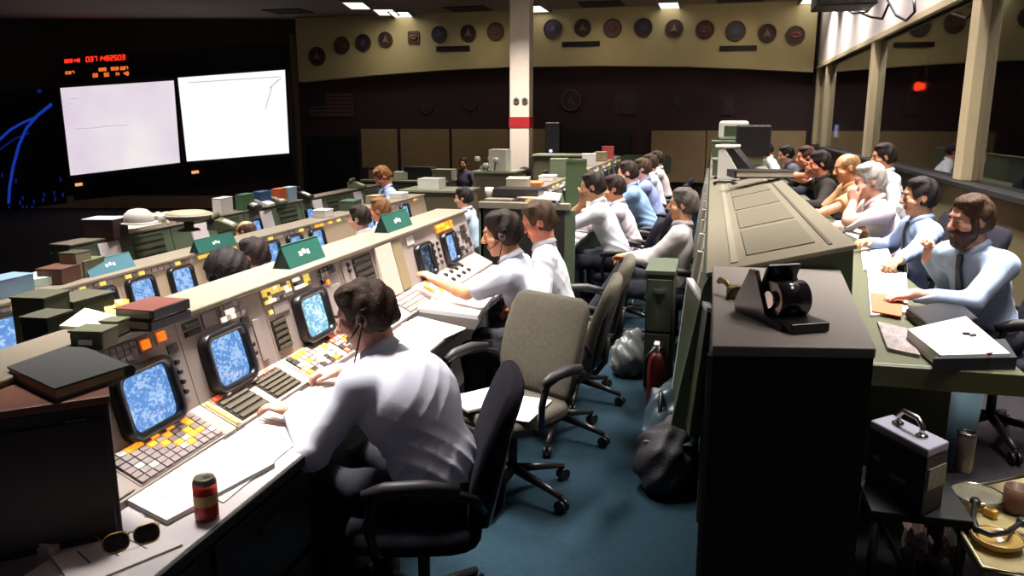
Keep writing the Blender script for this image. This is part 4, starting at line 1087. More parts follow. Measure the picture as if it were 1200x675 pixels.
# sunglasses
p = at(155, 640, z=ZD+.008); e = thing('sunglasses', 'dark sunglasses folded open on the pale folder', 'sunglasses', tuple(p))
f_ = frz(p[0], p[1], p[2]+.022, 52)
lensm = mat('lens_dark', (24, 22, 16), .08, spec=.8)
for sx in (1, -1):
    fl = Fr(f_.p(sx*.036, 0, 0), f_.x, nrm(f_.z*.9+f_.y*.35), nrm(f_.y*.9-f_.z*.35))
    MB().poly(rrect(.058, .044, .019, 5), -.0015, .0015, fl).build('lens', lensm, e)
    MB().tube([fl.p(x, y, 0) for x, y in rrect(.060, .046, .02, 5)], .0022, 6, closed=True).build('rim', mat('rim_gold', (150, 120, 60), .3, metal=.8), e)
    MB().tube([f_.p(sx*.068, .004, .014), f_.p(sx*.069, .07, .002), f_.p(sx*.062, .13, -.016)], .0022, 6).build('temple', mat('rim_gold', (150, 120, 60)), e)
MB().tube([f_.p(.008, 0, .012), f_.p(0, .003, .016), f_.p(-.008, 0, .012)], .002, 6).build('bridge', mat('rim_gold', (150, 120, 60)), e)
# dark cabinet with wood top standing on the desk end
a, b = at(145, 628, z=ZD), at(0, 660, z=ZD)
e = thing('equipment_cabinet', 'black equipment cabinet with brown wood top standing on the near desk end', 'cabinet', (a[0]-.2, a[1]+.1, ZD))
ax_ = nrm(np.array([b[0]-a[0], b[1]-a[1], 0])); ay_ = np.array([-ax_[1], ax_[0], 0]); ay_ = ay_ if ay_[0] < 0 else -ay_
CF = Fr(a, ax_, ay_, (0, 0, 1))
cabblk = mat('cabinet_black', (26, 17, 19), .5)
MB().box(0, .62, 0, .34, 0, .365, CF).build('cabinet_body', cabblk, e, bevel=.004)
MB().box(-.004, .624, -.004, .344, .365, .385, CF).build('wood_top', mat('walnut', (98, 54, 34), .5, noise=.25, scale=9), e, bevel=.003)
MB().cbox((.075, -.006, .335), (.045, .006, .006), CF).build('handle', chrome, e)
MB().box(.012, .60, -.006, 0, .02, .33, CF).build('door', mat('cabinet_door', (24, 16, 18), .45), e, bevel=.003)
# binder lying on it
top = at(150, 441, z=1.14)
P_ = [at(u, v, z=1.13) for u, v in ((66, 470), (153, 441), (88, 414), (10, 443))]
c = sum(P_)/4; e = thing('ring_binder', 'dark grey binder lying on the brown wood top of the black cabinet', 'binder', (c[0], c[1], 1.128))
q = [(p_[0], p_[1]) for p_ in P_]
bindm = mat('binder_grey', (52, 52, 52), .55)
MB().poly(q, 1.1285, 1.134).build('cover', bindm, e); MB().poly([(c[0]+(x-c[0])*.97, c[1]+(y-c[1])*.97) for x, y in q], 1.134, 1.156).build('pages', mat('page_edge', (150, 128, 92), .8), e)
MB().poly(q, 1.156, 1.162).build('cover', bindm, e)
mid = [(q[1][0], q[1][1], 1.145), (q[2][0], q[2][1], 1.145)]
MB().tube(mid, .016, 10).build('spine', mat('binder_spine', (30, 28, 30), .5), e)
# gooseneck mic / round knob lamp by the screen
p = at(156, 512, z=.80); e = thing('desk_microphone', 'small black ball microphone on a thin stem beside the nearest screen', 'microphone', (p[0], p[1], .765))
MB().ball((p[0], p[1], .80), .018, 14).build('head', black, e)
MB().tube([(p[0]-.01, p[1], .79), (p[0]-.03, p[1]-.01, .84), (p[0]-.055, p[1]-.01, .90)], .004, 6).build('stem', chrome, e)
MB().lathe([(.02, 0), (.02, .012)], Fr((p[0]-.005, p[1], .768)), 12).build('base', black, e)
# green tent signs on the shelves
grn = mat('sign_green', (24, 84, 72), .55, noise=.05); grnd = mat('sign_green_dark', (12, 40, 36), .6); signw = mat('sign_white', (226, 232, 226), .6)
blu = mat('sign_blue', (78, 120, 134), .55)
def tent(label, px, z, ln, h_, m, deg=90, group='green tent signs on the console shelves', chars=3, dx=0):
    p = at(*px, z=z); o = thing('tent_sign', label, 'sign', tuple(p), 0, group)
    f = frz(p[0]+dx, p[1], z, deg)              # x runs along the shelf
    w = h_*.42
    mb = MB()
    nr_ = nrm(np.array([0, -h_, w])); fr1 = Fr(f.p(0, -w, 0), f.x, nrm(f.y*w+f.z*h_), nrm(-f.y*h_+f.z*w)); L_ = math.hypot(w, h_)
    mb.box(-ln/2, ln/2, 0, L_, -.004, 0, fr1); 
    fr2 = Fr(f.p(0, w, 0), -f.x, nrm(-f.y*w+f.z*h_), nrm(f.y*h_+f.z*w)); 
    mb.box(-ln/2, ln/2, 0, L_, -.004, 0, fr2)
    mb.build('folded_board', m, o)
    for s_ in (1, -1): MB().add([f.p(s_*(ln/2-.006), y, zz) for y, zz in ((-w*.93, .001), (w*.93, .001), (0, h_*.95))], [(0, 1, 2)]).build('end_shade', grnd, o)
    
    mb = MB()
    cw = .028*h_/.11
    for k in range(chars):
        x0 = (k-(chars-1)/2)*cw*1.3
        for s_ in ((-.5, -.5+.2*(k % 2), .42, .5-.25*((k+1) % 2)),): mb.box(x0+s_[0]*cw, x0+s_[2]*cw, L_*.5+s_[1]*cw*1.1, L_*.5+s_[3]*cw*1.1, 0, .001, fr1)
    mb.build('lettering', signw, o)
    return o
zs = 1.125+.023
tent('green tent sign on the near shelf behind the black-haired bushy man', (361, 308), zs, .34, .105, grn, 90, dx=-.04)
tent('green tent sign on the near shelf, further one beside the two heads', (469, 268), zs, .40, .105, grn, 90, dx=-.04)
z2 = FL_2+1.14+.023
tent('pale blue-green tent sign on the middle shelf at the left', (127, 318), z2, .42, .10, blu, 90)
tent('dark green tent sign on the middle shelf beside the bald head', (251, 291), z2, .50, .10, grn, 90)
# clutter on the near shelf (left end)
def carton(label, x, y, z, w, d, h_, m, deg=0, name='box', cat='box', lid=None, group=None, tab=None):
    o = thing(name, label, cat, (x, y, z), 0, group); f = frz(x, y, z, deg)
    MB().box(-w/2, w/2, -d/2, d/2, .001, h_, f).build('case', m, o, bevel=.004)
    MB().box(-w/2-.003, w/2+.003, -d/2-.003, d/2+.003, h_, h_+.008, f).build('lid', lid or m, o, bevel=.002)
    if tab: MB().cbox((0, -d/2-.004, h_*.5), (w*.4, .006, h_*.3), f).build('label_card', tab, o)
    return o
olive = mat('box_olive', (92, 94, 68), .6, noise=.05); oliv2 = mat('box_dark_olive', (58, 56, 40), .6); brn = mat('binder_red_brown', (104, 48, 36), .55); brd = mat('binder_maroon', (72, 26, 32), .55); pale = mat('box_pale', (206, 198, 190), .6)
def pshelf(u, v, z=zs): return at(u, v, z=z)
p = pshelf(186, 380); 
for k, (m_, lb, dz) in enumerate(((brd, 'maroon binder at the bottom of the pair lying on the near shelf', 0), (brn, 'red-brown binder lying on top of the maroon one on the near shelf', .036))):
    o = thing('ring_binder', lb, 'binder', (p[0]-.02, p[1], zs+dz)); f = frz(p[0]-.02, p[1], zs+dz, 84+k*5)
    MB().box(-.09, .09, -.07, .07, .001, .005, f).box(-.09, .09, -.07, .07, .030, .034, f).build('cover', m_, o, bevel=.002)
    MB().box(-.085, .085, -.06, .065, .005, .030, f).build('pages', paperb, o)
    MB().box(-.09, .09, -.078, -.07, .001, .034, f).build('spine', black, o, bevel=.003)
p = pshelf(112, 406); carton('olive metal box with a white label at the left end of the near shelf', p[0]-.0, p[1], zs, .10, .08, .05, olive, 8, tab=paperm)
p = pshelf(152, 392); carton('olive file tray right behind the maroon binders on the near shelf', p[0]-.05, p[1], zs, .06, .06, .04, olive, 4)
flat('paper_sheet', 'crumpled white printout between the olive boxes on the near shelf', 'paper', [(70, 385), (118, 388), (146, 376), (100, 364)], zs, .01, paperm, lines=3)
# clutter on the middle shelf (left): boxes, folders, cups
def clut(label, u, v, z, w, d, h_, m, deg=0, **k): p = at(u, v, z=z); p = p*np.array([-3.9/p[0], -3.9/p[0], 1]); return carton(label, p[0], p[1], z, w, d, h_, m, deg, **k)
o = thing('storage_cabinet', 'low olive cabinet behind the near consoles carrying dark boxes and cups', 'cabinet', (-2.28, 2.9, FL_2))
MB().box(-2.52, -2.04, 2.1, 3.9, FL_2+.02, .90).build('cabinet_body', consd, o, bevel=.005); MB().box(-2.54, -2.03, 2.08, 3.92, .90, .93).build('top', consg, o, bevel=.004)
def clut2(label, u, vt, w, d, m, deg=0, x=-2.36, **k):
    p = at(u, vt, x=x); return carton(label, x, p[1], .93, w, d, p[2]-.94, m, deg, **k)
clut2('dark olive card box upright at the left among the clutter behind the near shelf', 47, 343, .13, .14, oliv2, 6)
clut2('dark grey-sided box with a pale end behind the near shelf', 92, 345, .15, .20, oliv2, -4, tab=pale)
clut('olive box standing just left of the pale blue-green sign', 102, 323, z2, .13, .2, .10, olive, 5)
clut2('small dark box in front of the upright olive box behind the near shelf', 54, 366, .1, .12, oliv2, 4, x=-2.14)
clut2('white card box between the two dark boxes behind the near shelf', 70, 352, .08, .08, pale, 12)
o = flat('paper_sheet', 'bright greenish-white sheet lying at the left of the middle shelf', 'paper', [(34, 338), (78, 331), (84, 322), (40, 328)], z2+.0, .05, mat('paper_mint', (222, 240, 228), .7))
flat('paper_sheet', 'white card standing off the shelf beside the mint sheet', 'paper', [(92, 326), (108, 323), (108, 316), (94, 318)], z2+.0, .03, paperm)
for k, (u, v, lb) in enumerate(((122, 352, 'yellow-tipped cup among the clutter behind the near shelf'), (140, 360, 'amber glass cup beside the yellow-tipped one'))):
    p = at(u, v-11, x=-2.3); p[2] = .931; o = thing('drinking_cup', lb, 'cup', tuple(p)); f = Fr(p, (.62, 0, 0), (0, .62, 0), (0, 0, 1.25))
    MB().lathe([(.045, 0), (.055, .12), (.05, .12), (.04, .01)], f, 16).build('cup_body', mat('cup_amber' if k else 'cup_yellow', (206, 128, 40) if k else (226, 190, 96), .5), o)
    MB().lathe([(.050, .09), (.050, .10)], f, 16).build('drink', mat('coffee', (70, 40, 24), .3), o)
clut('brown leather-like case between white cards at the far left', 70, 322, z2, .16, .2, .09, mat('case_brown', (92, 56, 40), .6), 10, name='case', cat='case')
clut('tan card box with a dark lid rim behind the brown case', 90, 316, z2, .12, .14, .16, mat('box_tan', (140, 128, 104), .6), 4, lid=oliv2)
clut('light blue box at the picture edge on the middle shelf', 8, 340, z2, .15, .25, .10, mat('box_blue', (132, 160, 184), .6), 0)
flat('paper_sheet', 'pale crumpled papers in front of the brown case at the left', 'paper', [(12, 340), (36, 335), (44, 326), (18, 330)], z2+.0, .04, mat('paper_beige', (200, 186, 172), .8), lines=4)
# helmets, phones and boxes on the front row
z1 = FL_1+1.2+.023
def headphones(label, x, y, z, s=1.0):
    o = thing('headset', label, 'headset', (x, y, z), 0, 'headsets heaped on the front console'); f = frz(x, y, z, random.uniform(0, 180))
    MB().torus((0, 0, .06*s), .09*s, .016*s, Fr(f.o, f.x, f.z, -f.y), 16, 6, a0=0, a1=PI).build('headband', pale, o)
    for sx in (1, -1): MB().ball((sx*.09*s, 0, .055*s), (.035*s, .05*s, .05*s), 12, 0, f).build('ear_cup', mat('cup_grey', (176, 170, 160), .5), o)
    return o
def telephone(label, x, y, z, deg, m, group=None, s=1.0):
    o = thing('telephone', label, 'telephone', (x, y, z), 0, group); f = frz(x, y, z, deg)
    MB().poly([(-.11*s, .001), (.11*s, .001), (.11*s, .03*s), (-.02*s, .085*s), (-.11*s, .085*s)], -.10*s, .10*s, Fr(f.o, f.x, f.z, -f.y)).build('base', m, o, bevel=.006)
    mb = MB(); fk = Fr(f.p(.045*s, 0, .056*s), f.y, nrm(-f.x*.13+f.z*.055), nrm(f.x*.055+f.z*.13))
    keys(mb, fk, -.05*s, .05*s, -.045*s, .045*s, 4, 3, lambda i, j: 0); mb.build('keypad', capw, o)
    MB().tube([f.p(-.065*s, -.10*s, .085*s), f.p(-.065*s, -.085*s, .115*s), f.p(-.065*s, .085*s, .115*s), f.p(-.065*s, .10*s, .085*s)], [.024*s, .022*s, .022*s, .024*s], 8).build('handset', m, o)
    return o
for k, (u, v, lb) in enumerate(((158, 262, 'pale headset at the base of the heap on the front console'), (149, 257, 'pale headset at the left edge of the heap on the front console'), (170, 261, 'pale headset at the right of the heap on the front console'))):
    p = at(u, v, z=z1+.02); headphones(lb, np.clip(p[0], -6.12, -6.03), max(p[1], 6.55), z1, 1.3)
p = at(162, 252, z=z1+.2); o = thing('safety_helmet', 'pale round helmet resting on top of the headset heap', 'helmet', (p[0], p[1], z1+.1))
f = Fr((p[0], p[1], z1+.12)); MB().lathe([(.15, 0), (.155, .03), (.14, .09), (.09, .135), (.02, .15)], f, 20).build('shell', pale, o); MB().lathe([(.19, -.005), (.19, .006), (.15, .012)], f, 20).build('brim', pale, o)
p = at(222, 270, z=z1); o = thing('desk_fan', 'round flat-topped pale apparatus on the front console behind the sign', 'apparatus', (p[0], p[1], z1)); f = Fr((p[0], p[1], z1))
MB().lathe([(.12, 0), (.10, .02), (.05, .03), (.05, .12)], f, 20).build('stand', olive, o); MB().lathe([(.20, .12), (.24, .14), (.24, .19), (.18, .21)], f, 24).build('housing', mat('apparatus_tan', (170, 158, 132), .5), o); MB().lathe([(.25, .165), (.25, .18)], f, 24).build('band', pale, o)
o.name = 'round_apparatus'
p = at(124, 268, x=-6.05); carton('dark maroon box with a bright white lid at the front row end', p[0], max(p[1], 6.6), z1-.02, .32, .30, .20, mat('box_maroon', (58, 34, 38), .6), 12, lid=paperm)
p = at(112, 290, z=.35); carton('small green cabinet against the end of the front row', p[0], p[1]-.3, FL_1, .3, .4, .95, consg, 0, name='side_cabinet', cat='cabinet')
p = at(195, 272, z=z1); flat('paper_sheet', 'curling pale printout lying along the front console shelf', 'paper', [(140, 276), (178, 268), (205, 262), (150, 268)], z1, .04, mat('paper_beige', (200, 186, 172)))
p = at(262, 268, z=z1); telephone('green-grey telephone on the front console left of the bald head', p[0], p[1], z1, 20, olive, s=1.3)
# far front row: a lot of small gear along the shelf
kinds = [('dark telephone', black), ('olive telephone', olive), ('white telephone', pale)]
spots = [(335, 246, 0, 'black telephone, first on the front console past the bald head'), (352, 243, 2, 'white telephone on the far front console before the coloured folders'), (372, 240, 1, 'olive telephone on the far front console between coloured folders'), (412, 234, 0, 'black telephone on the front console just left of the standing man'), (500, 222, 1, 'olive telephone on the far consoles right of the standing man')]
for u, v, k, lb in spots:
    p = at(u, v, z=z1); p[1] = np.clip(p[1], 6.5, 13.6); p[0] = np.clip(p[0], -6.13, -6.03); telephone(lb, p[0], p[1], z1, 10, kinds[k][1], s=1.3)
for u, v, c, lb in ((362, 243, (40, 70, 110), 'navy upright folder among the gear on the far front console'), (382, 239, (180, 84, 50), 'orange upright folder among the gear on the far front console'), (395, 237, (150, 170, 190), 'pale blue upright folder nearest the standing man'), (345, 247, (60, 90, 60), 'green upright folder left of the navy one on the front console'), (315, 252, (206, 200, 196), 'white upright card box beside the dark green sign')):
    p = at(u, v, z=z1); p[1] = np.clip(p[1], 6.5, 13.6); p[0] = np.clip(p[0], -6.13, -6.03); carton(lb, p[0], p[1], z1, .12, .3, .20, mat('folder_%d' % c[0], c, .6), 5, name='upright_folder', cat='folder')
# far gear around the column: rows seen beyond the end panel
zf = 1.125+.023
farz = [(606, 226, (170, 164, 150), 'pale carton on the far console just behind the end panel', .2, .3, .12), (690, 192, (200, 196, 190), 'white carton on the far desk row below the dark double door', .3, .3, .16), (655, 207, (100, 112, 84), 'olive carton on the far desk row near the column', .3, .3, .2), (712, 186, (150, 60, 50), 'red carton on the far console row under the dark double door', .3, .25, .2)]
for u, v, c, lb, w, d, h_ in farz:
    p = at(u, v, x=-1.72); carton(lb, p[0], min(max(p[1], 7.2), 14.6), zf, min(w, .2), d, h_, mat('carton_%d_%d' % c[:2], c, .6), 8)
o = thing('amplifier', 'flat black amplifier lying on the far console shelf above the end panel', 'amplifier', (-1.62, 6.7, zf)); f = frz(-1.60, 6.68, zf, 0)
MB().box(-.2, .2, -.1, .16, .004, .075, f).build('case', black, o, bevel=.005); MB().box(-.19, .19, -.104, -.1, .01, .07, f).build('front_plate', mat('amp_front', (40, 36, 36), .4), o)
o = thing('white_cup', 'white cup beside the flat black amplifier', 'cup', (-1.83, 6.6, zf)); MB().lathe([(.03, 0), (.04, .08), (.036, .08), (.028, .005)], Fr((-1.84, 6.62, zf)), 14).build('cup_body', capw, o); o.name = 'drinking_cup'
p = at(612, 238, z=zf); flat('paper_sheet', 'long buff paper lying on the shelf above the end panel', 'paper', [(606, 232), (655, 236), (658, 228), (612, 224)], zf, .012, paperb)
o = thing('partition_screen', 'green partition screen standing on the far desk left of the white-shirted woman', 'partition', (-1.15, 7.7, 1.1)); 
a_, b_ = at(655, 205, y=7.7), at(672, 262, y=7.7)
MB().box(-1.36, -1.16, 7.68, 7.72, .741, 1.42).build('board', mat('partition_green', (70, 92, 58), .6), o, bevel=.004); MB().box(-1.36, -1.16, 7.675, 7.725, 1.40, 1.43).build('rail', consg, o)
# low consoles in the middle distance, left of the column
def lowdesk(label, u0, u1, v, y, fl, hh, m, group='far low consoles before the back wall'):
    a, b = at(u0, v, y=y), at(u1, v, y=y)
    o = thing('far_console', label, 'console', ((a[0]+b[0])/2, y, fl), 0, group)
    MB().box(a[0], b[0], y, y+.7, fl, fl+hh-.03).build('cabinet', m, o); MB().box(a[0]-.03, b[0]+.03, y-.05, y+.75, fl+hh-.03, fl+hh).build('top', mat('far_top', (148, 150, 122), .5), o)
    MB().box(a[0]+.05, b[0]-.05, y-.012, y, fl+.2, fl+hh-.12).build('front_panel', mat('far_front', (104, 92, 72), .6), o)
    return o
lowdesk('low green console behind the standing man, before the olive wall panels', 425, 520, 225, 14.5, FL_1, 1.25, consg)
lowdesk('low tan console left of the column, nearer the camera', 470, 545, 235, 12.0, FL_2, 1.05, mat('far_tan', (140, 120, 96), .6))
lowdesk('low green console right of the white column', 625, 690, 205, 16.2, FL_M-.1, 1.2, consg)
for u, v, y, c, lb, w, h_ in ((440, 222, 14.6, (40, 34, 36), 'black box on the low green console behind the standing man', .5, .22), (492, 216, 14.6, (30, 26, 28), 'black instrument on the low green console nearest the silhouette man', .55, .24), (520, 214, 14.6, (120, 112, 92), 'tan instrument on the low green console, right end', .4, .2), (505, 230, 12.1, (228, 224, 218), 'white box on the low tan console', .36, .16), (585, 206, 13.0, (220, 214, 200), 'white lamp-like box left of the column base', .3, .35)):
    zz = {14.6: FL_1+1.25, 12.1: FL_2+1.05, 13.0: FL_2+1.3}[y]
    p = at(u, v, y=y+.2); carton(lb, p[0], y+.25, zz, w, .35, h_, mat('gear_%d_%d' % c[:2], c, .6), 0)
# round lamp cluster at the foot of the column
e = thing('flower_arrangement', 'cluster of white blossoms in a pot left of the column', 'flowers', tuple(at(578, 215, y=13.2)))
pz = at(578, 212, y=13.2)
MB().lathe([(.10, -.35), (.14, -.02), (.12, -.02), (.09, -.3)], Fr(pz), 14).build('pot', olive, e)
mb = MB(); mb2 = MB()
for k in range(14):
    a = k*2.4; r = .06+.018*k; q = (pz[0]+r*math.cos(a), pz[1]+r*math.sin(a), pz[2]+.1+.28*abs(math.sin(k*1.7)))
    mb.ball(q, .055, 8); mb2.tube([(pz[0], pz[1], pz[2]-.03), q], .012, 5)
mb.build('blossom', capw, e); mb2.build('stem', mat('stem_green', (70, 88, 48), .7), e)
lowdesk('low tan cabinet under the flower pot, left of the column', 555, 602, 222, 13.0, FL_2, 1.3, mat('far_tan2', (120, 112, 84), .6))
for k, (u, v) in enumerate(((712, 181), (741, 181), (773, 184))):
    p = at(u, v, y=17.5); o = thing('office_chair_far', ('far green chair back standing before the dark double door', 'second far green chair back towards the windows', 'third far green chair back towards the windows')[k], 'chair', (p[0], 17.5, 0), 0, 'empty chairs before the back wall'); o.name = 'far_chair'
    MB().poly(rrect(.5, .42, .1), -.03, .03, Fr((p[0], 17.5, .85), (1, 0, 0), (0, 0, 1), (0, -1, 0))).build('backrest', consg, o)
    MB().box(p[0]-.22, p[0]+.22, 17.48, 17.95, .42, .48).build('seat', consg, o); MB().cyl((p[0], 17.7, .02), (p[0], 17.7, .42), .04).build('stem', black, o)
    MB().box(p[0]-.02, p[0]+.02, 17.5, 17.56, .4, .7).build('back_bar', black, o)
    MB().lathe([(.26, .0), (.24, .03), (.05, .06)], Fr((p[0], 17.7, 0)), 10).build('base', black, o)
o = thing('loudspeaker', 'dark loudspeaker with one bluish light beside the white column', 'loudspeaker', tuple(at(648, 190, y=17.3)))
p = at(648, 188, y=17.3); MB().box(p[0]-.16, p[0]+.16, 17.2, 17.5, 0, 1.75).build('case', black, o, bevel=.02); MB().ball((p[0]-.03, 17.19, at(647, 177, y=17.2)[2]), .04, 10).build('pilot_light', mat('pilot_blue', (190, 200, 255), .4, emit=1.2), o)
# ------------------------------------------------------------------ the aisle
o = thing('office_papers', 'white papers fanned on the seat of the empty grey chair', 'papers', (0, 0, 0)); PAPERS = o; o.name = 'paper_stack'
cb = mat('cable_black', (26, 22, 24), .5)
P_ = [at(u, v, z=.012) for u, v in ((676, 372), (686, 381), (705, 385), (725, 387), (745, 386), (770, 390))]
tag(MB().tube(P_, .011, 8).build('cable', cb), 'black cable lying across the blue carpet in the aisle', 'cable')
# grey shaded bag and duffel against the aisle end of the console
o = thing('duffel_bag', 'dark duffel bag slumped on the carpet beside the tall cabinet', 'bag', tuple(at(772, 570, z=0)))
p = at(784, 562, z=0); p[0] -= .01; t = Sdf()
t.ell((0, .05, .16), (.15, .30, .18), .06).ell((.03, .24, .24), (.11, .16, .22), .06).ell((-.03, -.12, .14), (.13, .16, .15), .06)
V, Q = t.mesh(.012, lambda P: .008*np.sin(P[:, 1]*38+P[:, 2]*30)+.006*np.sin(P[:, 0]*60-P[:, 2]*45)); V[:, 2] = np.maximum(V[:, 2], .002)
o.location = (p[0], p[1], 0)
link('bag_body', mesh_np('bag_body', V, Q, [mat('bag_black', (36, 32, 38), .6, noise=.1, bump=.4, bscale=90)]), o, True)
MB().tube([(-.05, .22, .30), (-.06, .18, .42), (-.05, .04, .44), (-.05, -.04, .25)], .011, 8).build('strap', black, o, True)
o = thing('garment_cover', 'shiny blue-grey plastic cover draped over the duffel bag', 'plastic cover', (p[0]+.03, p[1]+.1, 0))
def cov(a, b):
    x = -.12+.24*a; y = -.16+.46*b
    z = .50-.62*abs(b-.62)-.30*(a-.5)*(a-.5)*4*.25+.02*math.sin(a*9+b*14)+.015*math.sin(b*31-a*7)
    return (p[0]+x+.02*math.sin(b*13), p[1]+y, max(.26, z))
MB().sheet(cov, 22, 26).build('sheet', mat('plastic_blue', (66, 82, 92), .35, noise=.15, scale=6), o, solid=.006)
o = thing('fire_extinguisher', 'red extinguisher with a pale valve standing in the aisle against the console', 'fire extinguisher', (-.21, 4.75, 0)); f = Fr((-.26, 4.75, 0))
MB().lathe([(.045, .0), (.052, .02), (.052, .30), (.045, .36), (.025, .40)], f, 18).build('tank', mat('tank_red', (120, 28, 24), .5), o)
MB().lathe([(.018, .40), (.018, .44)], f, 10).cbox((0, 0, .45), (.03, .08, .025), f).build('valve', pale, o); MB().tube([f.p(0, -.03, .45), f.p(-.06, -.06, .38), f.p(-.06, -.06, .2)], .012, 8).build('hose', black, o)
o = thing('file_cabinet', 'low olive file cabinet against the console in the aisle', 'cabinet', (-.28, 5.45, 0))
MB().box(-.37, -.19, 5.2, 5.7, 0.02, .80).build('cabinet_body', mat('file_olive', (50, 56, 40), .6), o, bevel=.006); MB().box(-.38, -.18, 5.19, 5.71, .80, .83).build('top', mat('file_top', (70, 78, 60), .6), o, bevel=.004)
for z in (.05, .42): 
    d_ = MB().box(-.36, -.20, 5.185, 5.2, z, z+.35).build('drawer', mat('drawer_olive', (56, 62, 46), .5), o, bevel=.003); MB().cbox((-.28, 5.175, z+.27), (.08, .02, .02)).build('handle', chrome, d_)
o = thing('plastic_bag', 'crumpled grey plastic bag on the carpet beside the file cabinet', 'bag', (-.50, 5.5, 0)); t = Sdf(); t.ell((0, 0, .13), (.13, .14, .15), .05).ell((.03, .02, .27), (.06, .07, .07), .05)
V, Q = t.mesh(.015, lambda P: .016*np.sin(P[:, 0]*55+P[:, 2]*40)*np.sin(P[:, 1]*48)); V[:, 2] = np.maximum(V[:, 2], .002)
link('bag_body', mesh_np('bag_body', V, Q, [mat('bag_grey', (96, 98, 98), .4, noise=.2, scale=14)]), o, True)
# open green panel door with pale edge in front of the viewer console
o = thing('access_panel', 'dark green access panel with a pale edge leaning on the console by the tall cabinet', 'panel', (-.1, 3.6, 0))
f = Fr((-.06, 3.30, .0), nrm([-.16, 1, 0]), nrm([.09, 0, 1]), np.cross(nrm([-.16, 1, 0]), nrm([.09, 0, 1])))
MB().box(0, .62, .46, 1.02, -.012, .012, f).build('board', mat('panel_green', (62, 70, 44), .5), o, bevel=.003)
MB().box(.62, .64, .46, 1.03, -.014, .014, f).box(0, .645, 1.02, 1.04, -.016, .016, f).build('pale_edge', mat('edge_pale', (216, 212, 214), .35), o, bevel=.003)
# tall dark cabinet in the foreground
o = thing('tall_cabinet', 'tall black cabinet with a flat grey top in the right foreground', 'cabinet', (.25, 2.8, 0))
q = [(.03, 2.14), (.455, 2.22), (.53, 3.36), (.03, 3.36)]
q = [at(835, 405, z=1.2)[:2], at(1027, 408, z=1.2)[:2], at(985, 316, z=1.2)[:2], at(835, 312, z=1.2)[:2]]
cc = sum(q)/4
MB().poly([tuple(cc+(x-cc)*.985) for x in q], .0, 1.17).build('cabinet_body', mat('tall_black', (27, 18, 20), .55), o)
MB().poly([tuple(x) for x in q], 1.17, 1.2).build('top', mat('cabinet_grey', (142, 132, 126), .5, noise=.04, scale=4), o, bevel=.004)
MB().box(q[0][0]-.012, q[0][0]+.004, q[0][1]+.02, q[0][1]+.05, .03, 1.165).build('corner_trim', mat('trim_dull', (96, 86, 84), .4), o)
# tape dispenser stand on it: angular black holder with a drum and brass fitting
p = at(931, 386, z=1.2); o = thing('tape_dispenser', 'angular black dispenser with a shiny drum on the grey cabinet top', 'tape dispenser', (p[0], p[1], 1.2))
dk = mat('dispenser_black', (20, 15, 18), .3)
def pf(u, v, z): return at(u, v, z=z)
f = frz(p[0]-.035, p[1]+.10, 1.2, -62)
MB().poly([(-.14, .002), (.12, .002), (.12, .012), (.03, .03), (-.04, .15), (-.07, .15), (-.15, .03)], -.07, -.055, Fr(f.o, f.x, f.z, -f.y)).poly([(-.14, .002), (.12, .002), (.12, .012), (.03, .03), (-.04, .15), (-.07, .15), (-.15, .03)], .055, .07, Fr(f.o, f.x, f.z, -f.y)).build('side_plate', dk, o)
MB().box(-.14, .16, -.062, .062, .002, .03, f).build('base', dk, o, bevel=.004)
fr_ = Fr(f.p(.03, 0, .075), f.x, f.z, -f.y); MB().lathe([(.055, -.05), (.055, .05)], fr_, 24).build('drum', mat('drum_dark', (34, 26, 30), .18), o)
fl_ = Fr(f.p(-.06, 0, .03), nrm(f.x*.4+f.z*.9), f.y, nrm(f.x*.9-f.z*.4)); MB().box(0, .16, -.055, .055, -.004, .008, fl_).build('flap', dk, o, bevel=.003)
MB().lathe([(.02, .04), (.026, .062)], fr_, 14).build('drum_cap', chrome, o)
p = at(868, 343, z=1.22); o = thing('brass_padlock', 'small brass fitting with a dark loop behind the black dispenser', 'brass fitting', (p[0], p[1], 1.2)); f = frz(p[0], p[1], 1.2, -30); o.name = 'brass_fitting'
brass = mat('brass', (160, 132, 84), .4, metal=.7)
MB().box(-.04, .05, -.03, .03, .002, .04, f).build('body', brass, o, bevel=.004); MB().tube([f.p(-.03, 0, .02), f.p(-.06, .01, .045), f.p(-.09, .02, .05), f.p(-.1, .02, .04)], [.008, .01, .012, .008], 8).build('arm', brass, o); MB().torus((.02, 0, .045), .045, .006, Fr(f.o, f.x, f.z, -f.y), 14, 6, a0=0, a1=PI).build('loop', black, o)
# ------------------------------------------------------------------ viewer desk things
ZV = .9405
flat('paper_sheet', 'white papers stacked on the viewer desk under the bearded man\'s reaching hand', 'papers', [(1020, 372), (1064, 368), (1062, 322), (1016, 318)], ZV, .012, paperm, lines=3)
flat('paper_sheet', 'orange-red printed booklet under the bearded man\'s fingers', 'booklet', [(1022, 366), (1056, 372), (1060, 348), (1020, 344)], ZV+.013, .006, mat('booklet_orange', (222, 110, 72), .6))
flat('paper_sheet', 'white papers before the man with the dark tie', 'papers', [(1012, 318), (1050, 316), (1040, 292), (1008, 292)], ZV, .010, paperm, lines=3)
flat('paper_sheet', 'white sheet at the elbow of the white-haired man', 'paper', [(985, 272), (1005, 282), (1010, 272), (985, 262)], ZV, .012, paperm)
e = flat('document_case', 'open white-paged binder with a dark blue cover at the desk corner', 'binder', [(1062, 400), (1100, 432), (1182, 430), (1130, 384)], ZV+.004, .05, paperm, lines=2, mline=mat('ink_red', (196, 90, 70), .8))
e.name = 'ring_binder'
c0 = [at(u, v, z=ZV+.0) for u, v in ((1092, 435), (1190, 433), (1176, 410), (1112, 416))]
MB().poly([(p_[0], p_[1]) for p_ in c0], ZV+.001, ZV+.045).build('cover', mat('binder_navy', (32, 34, 46), .5), e)
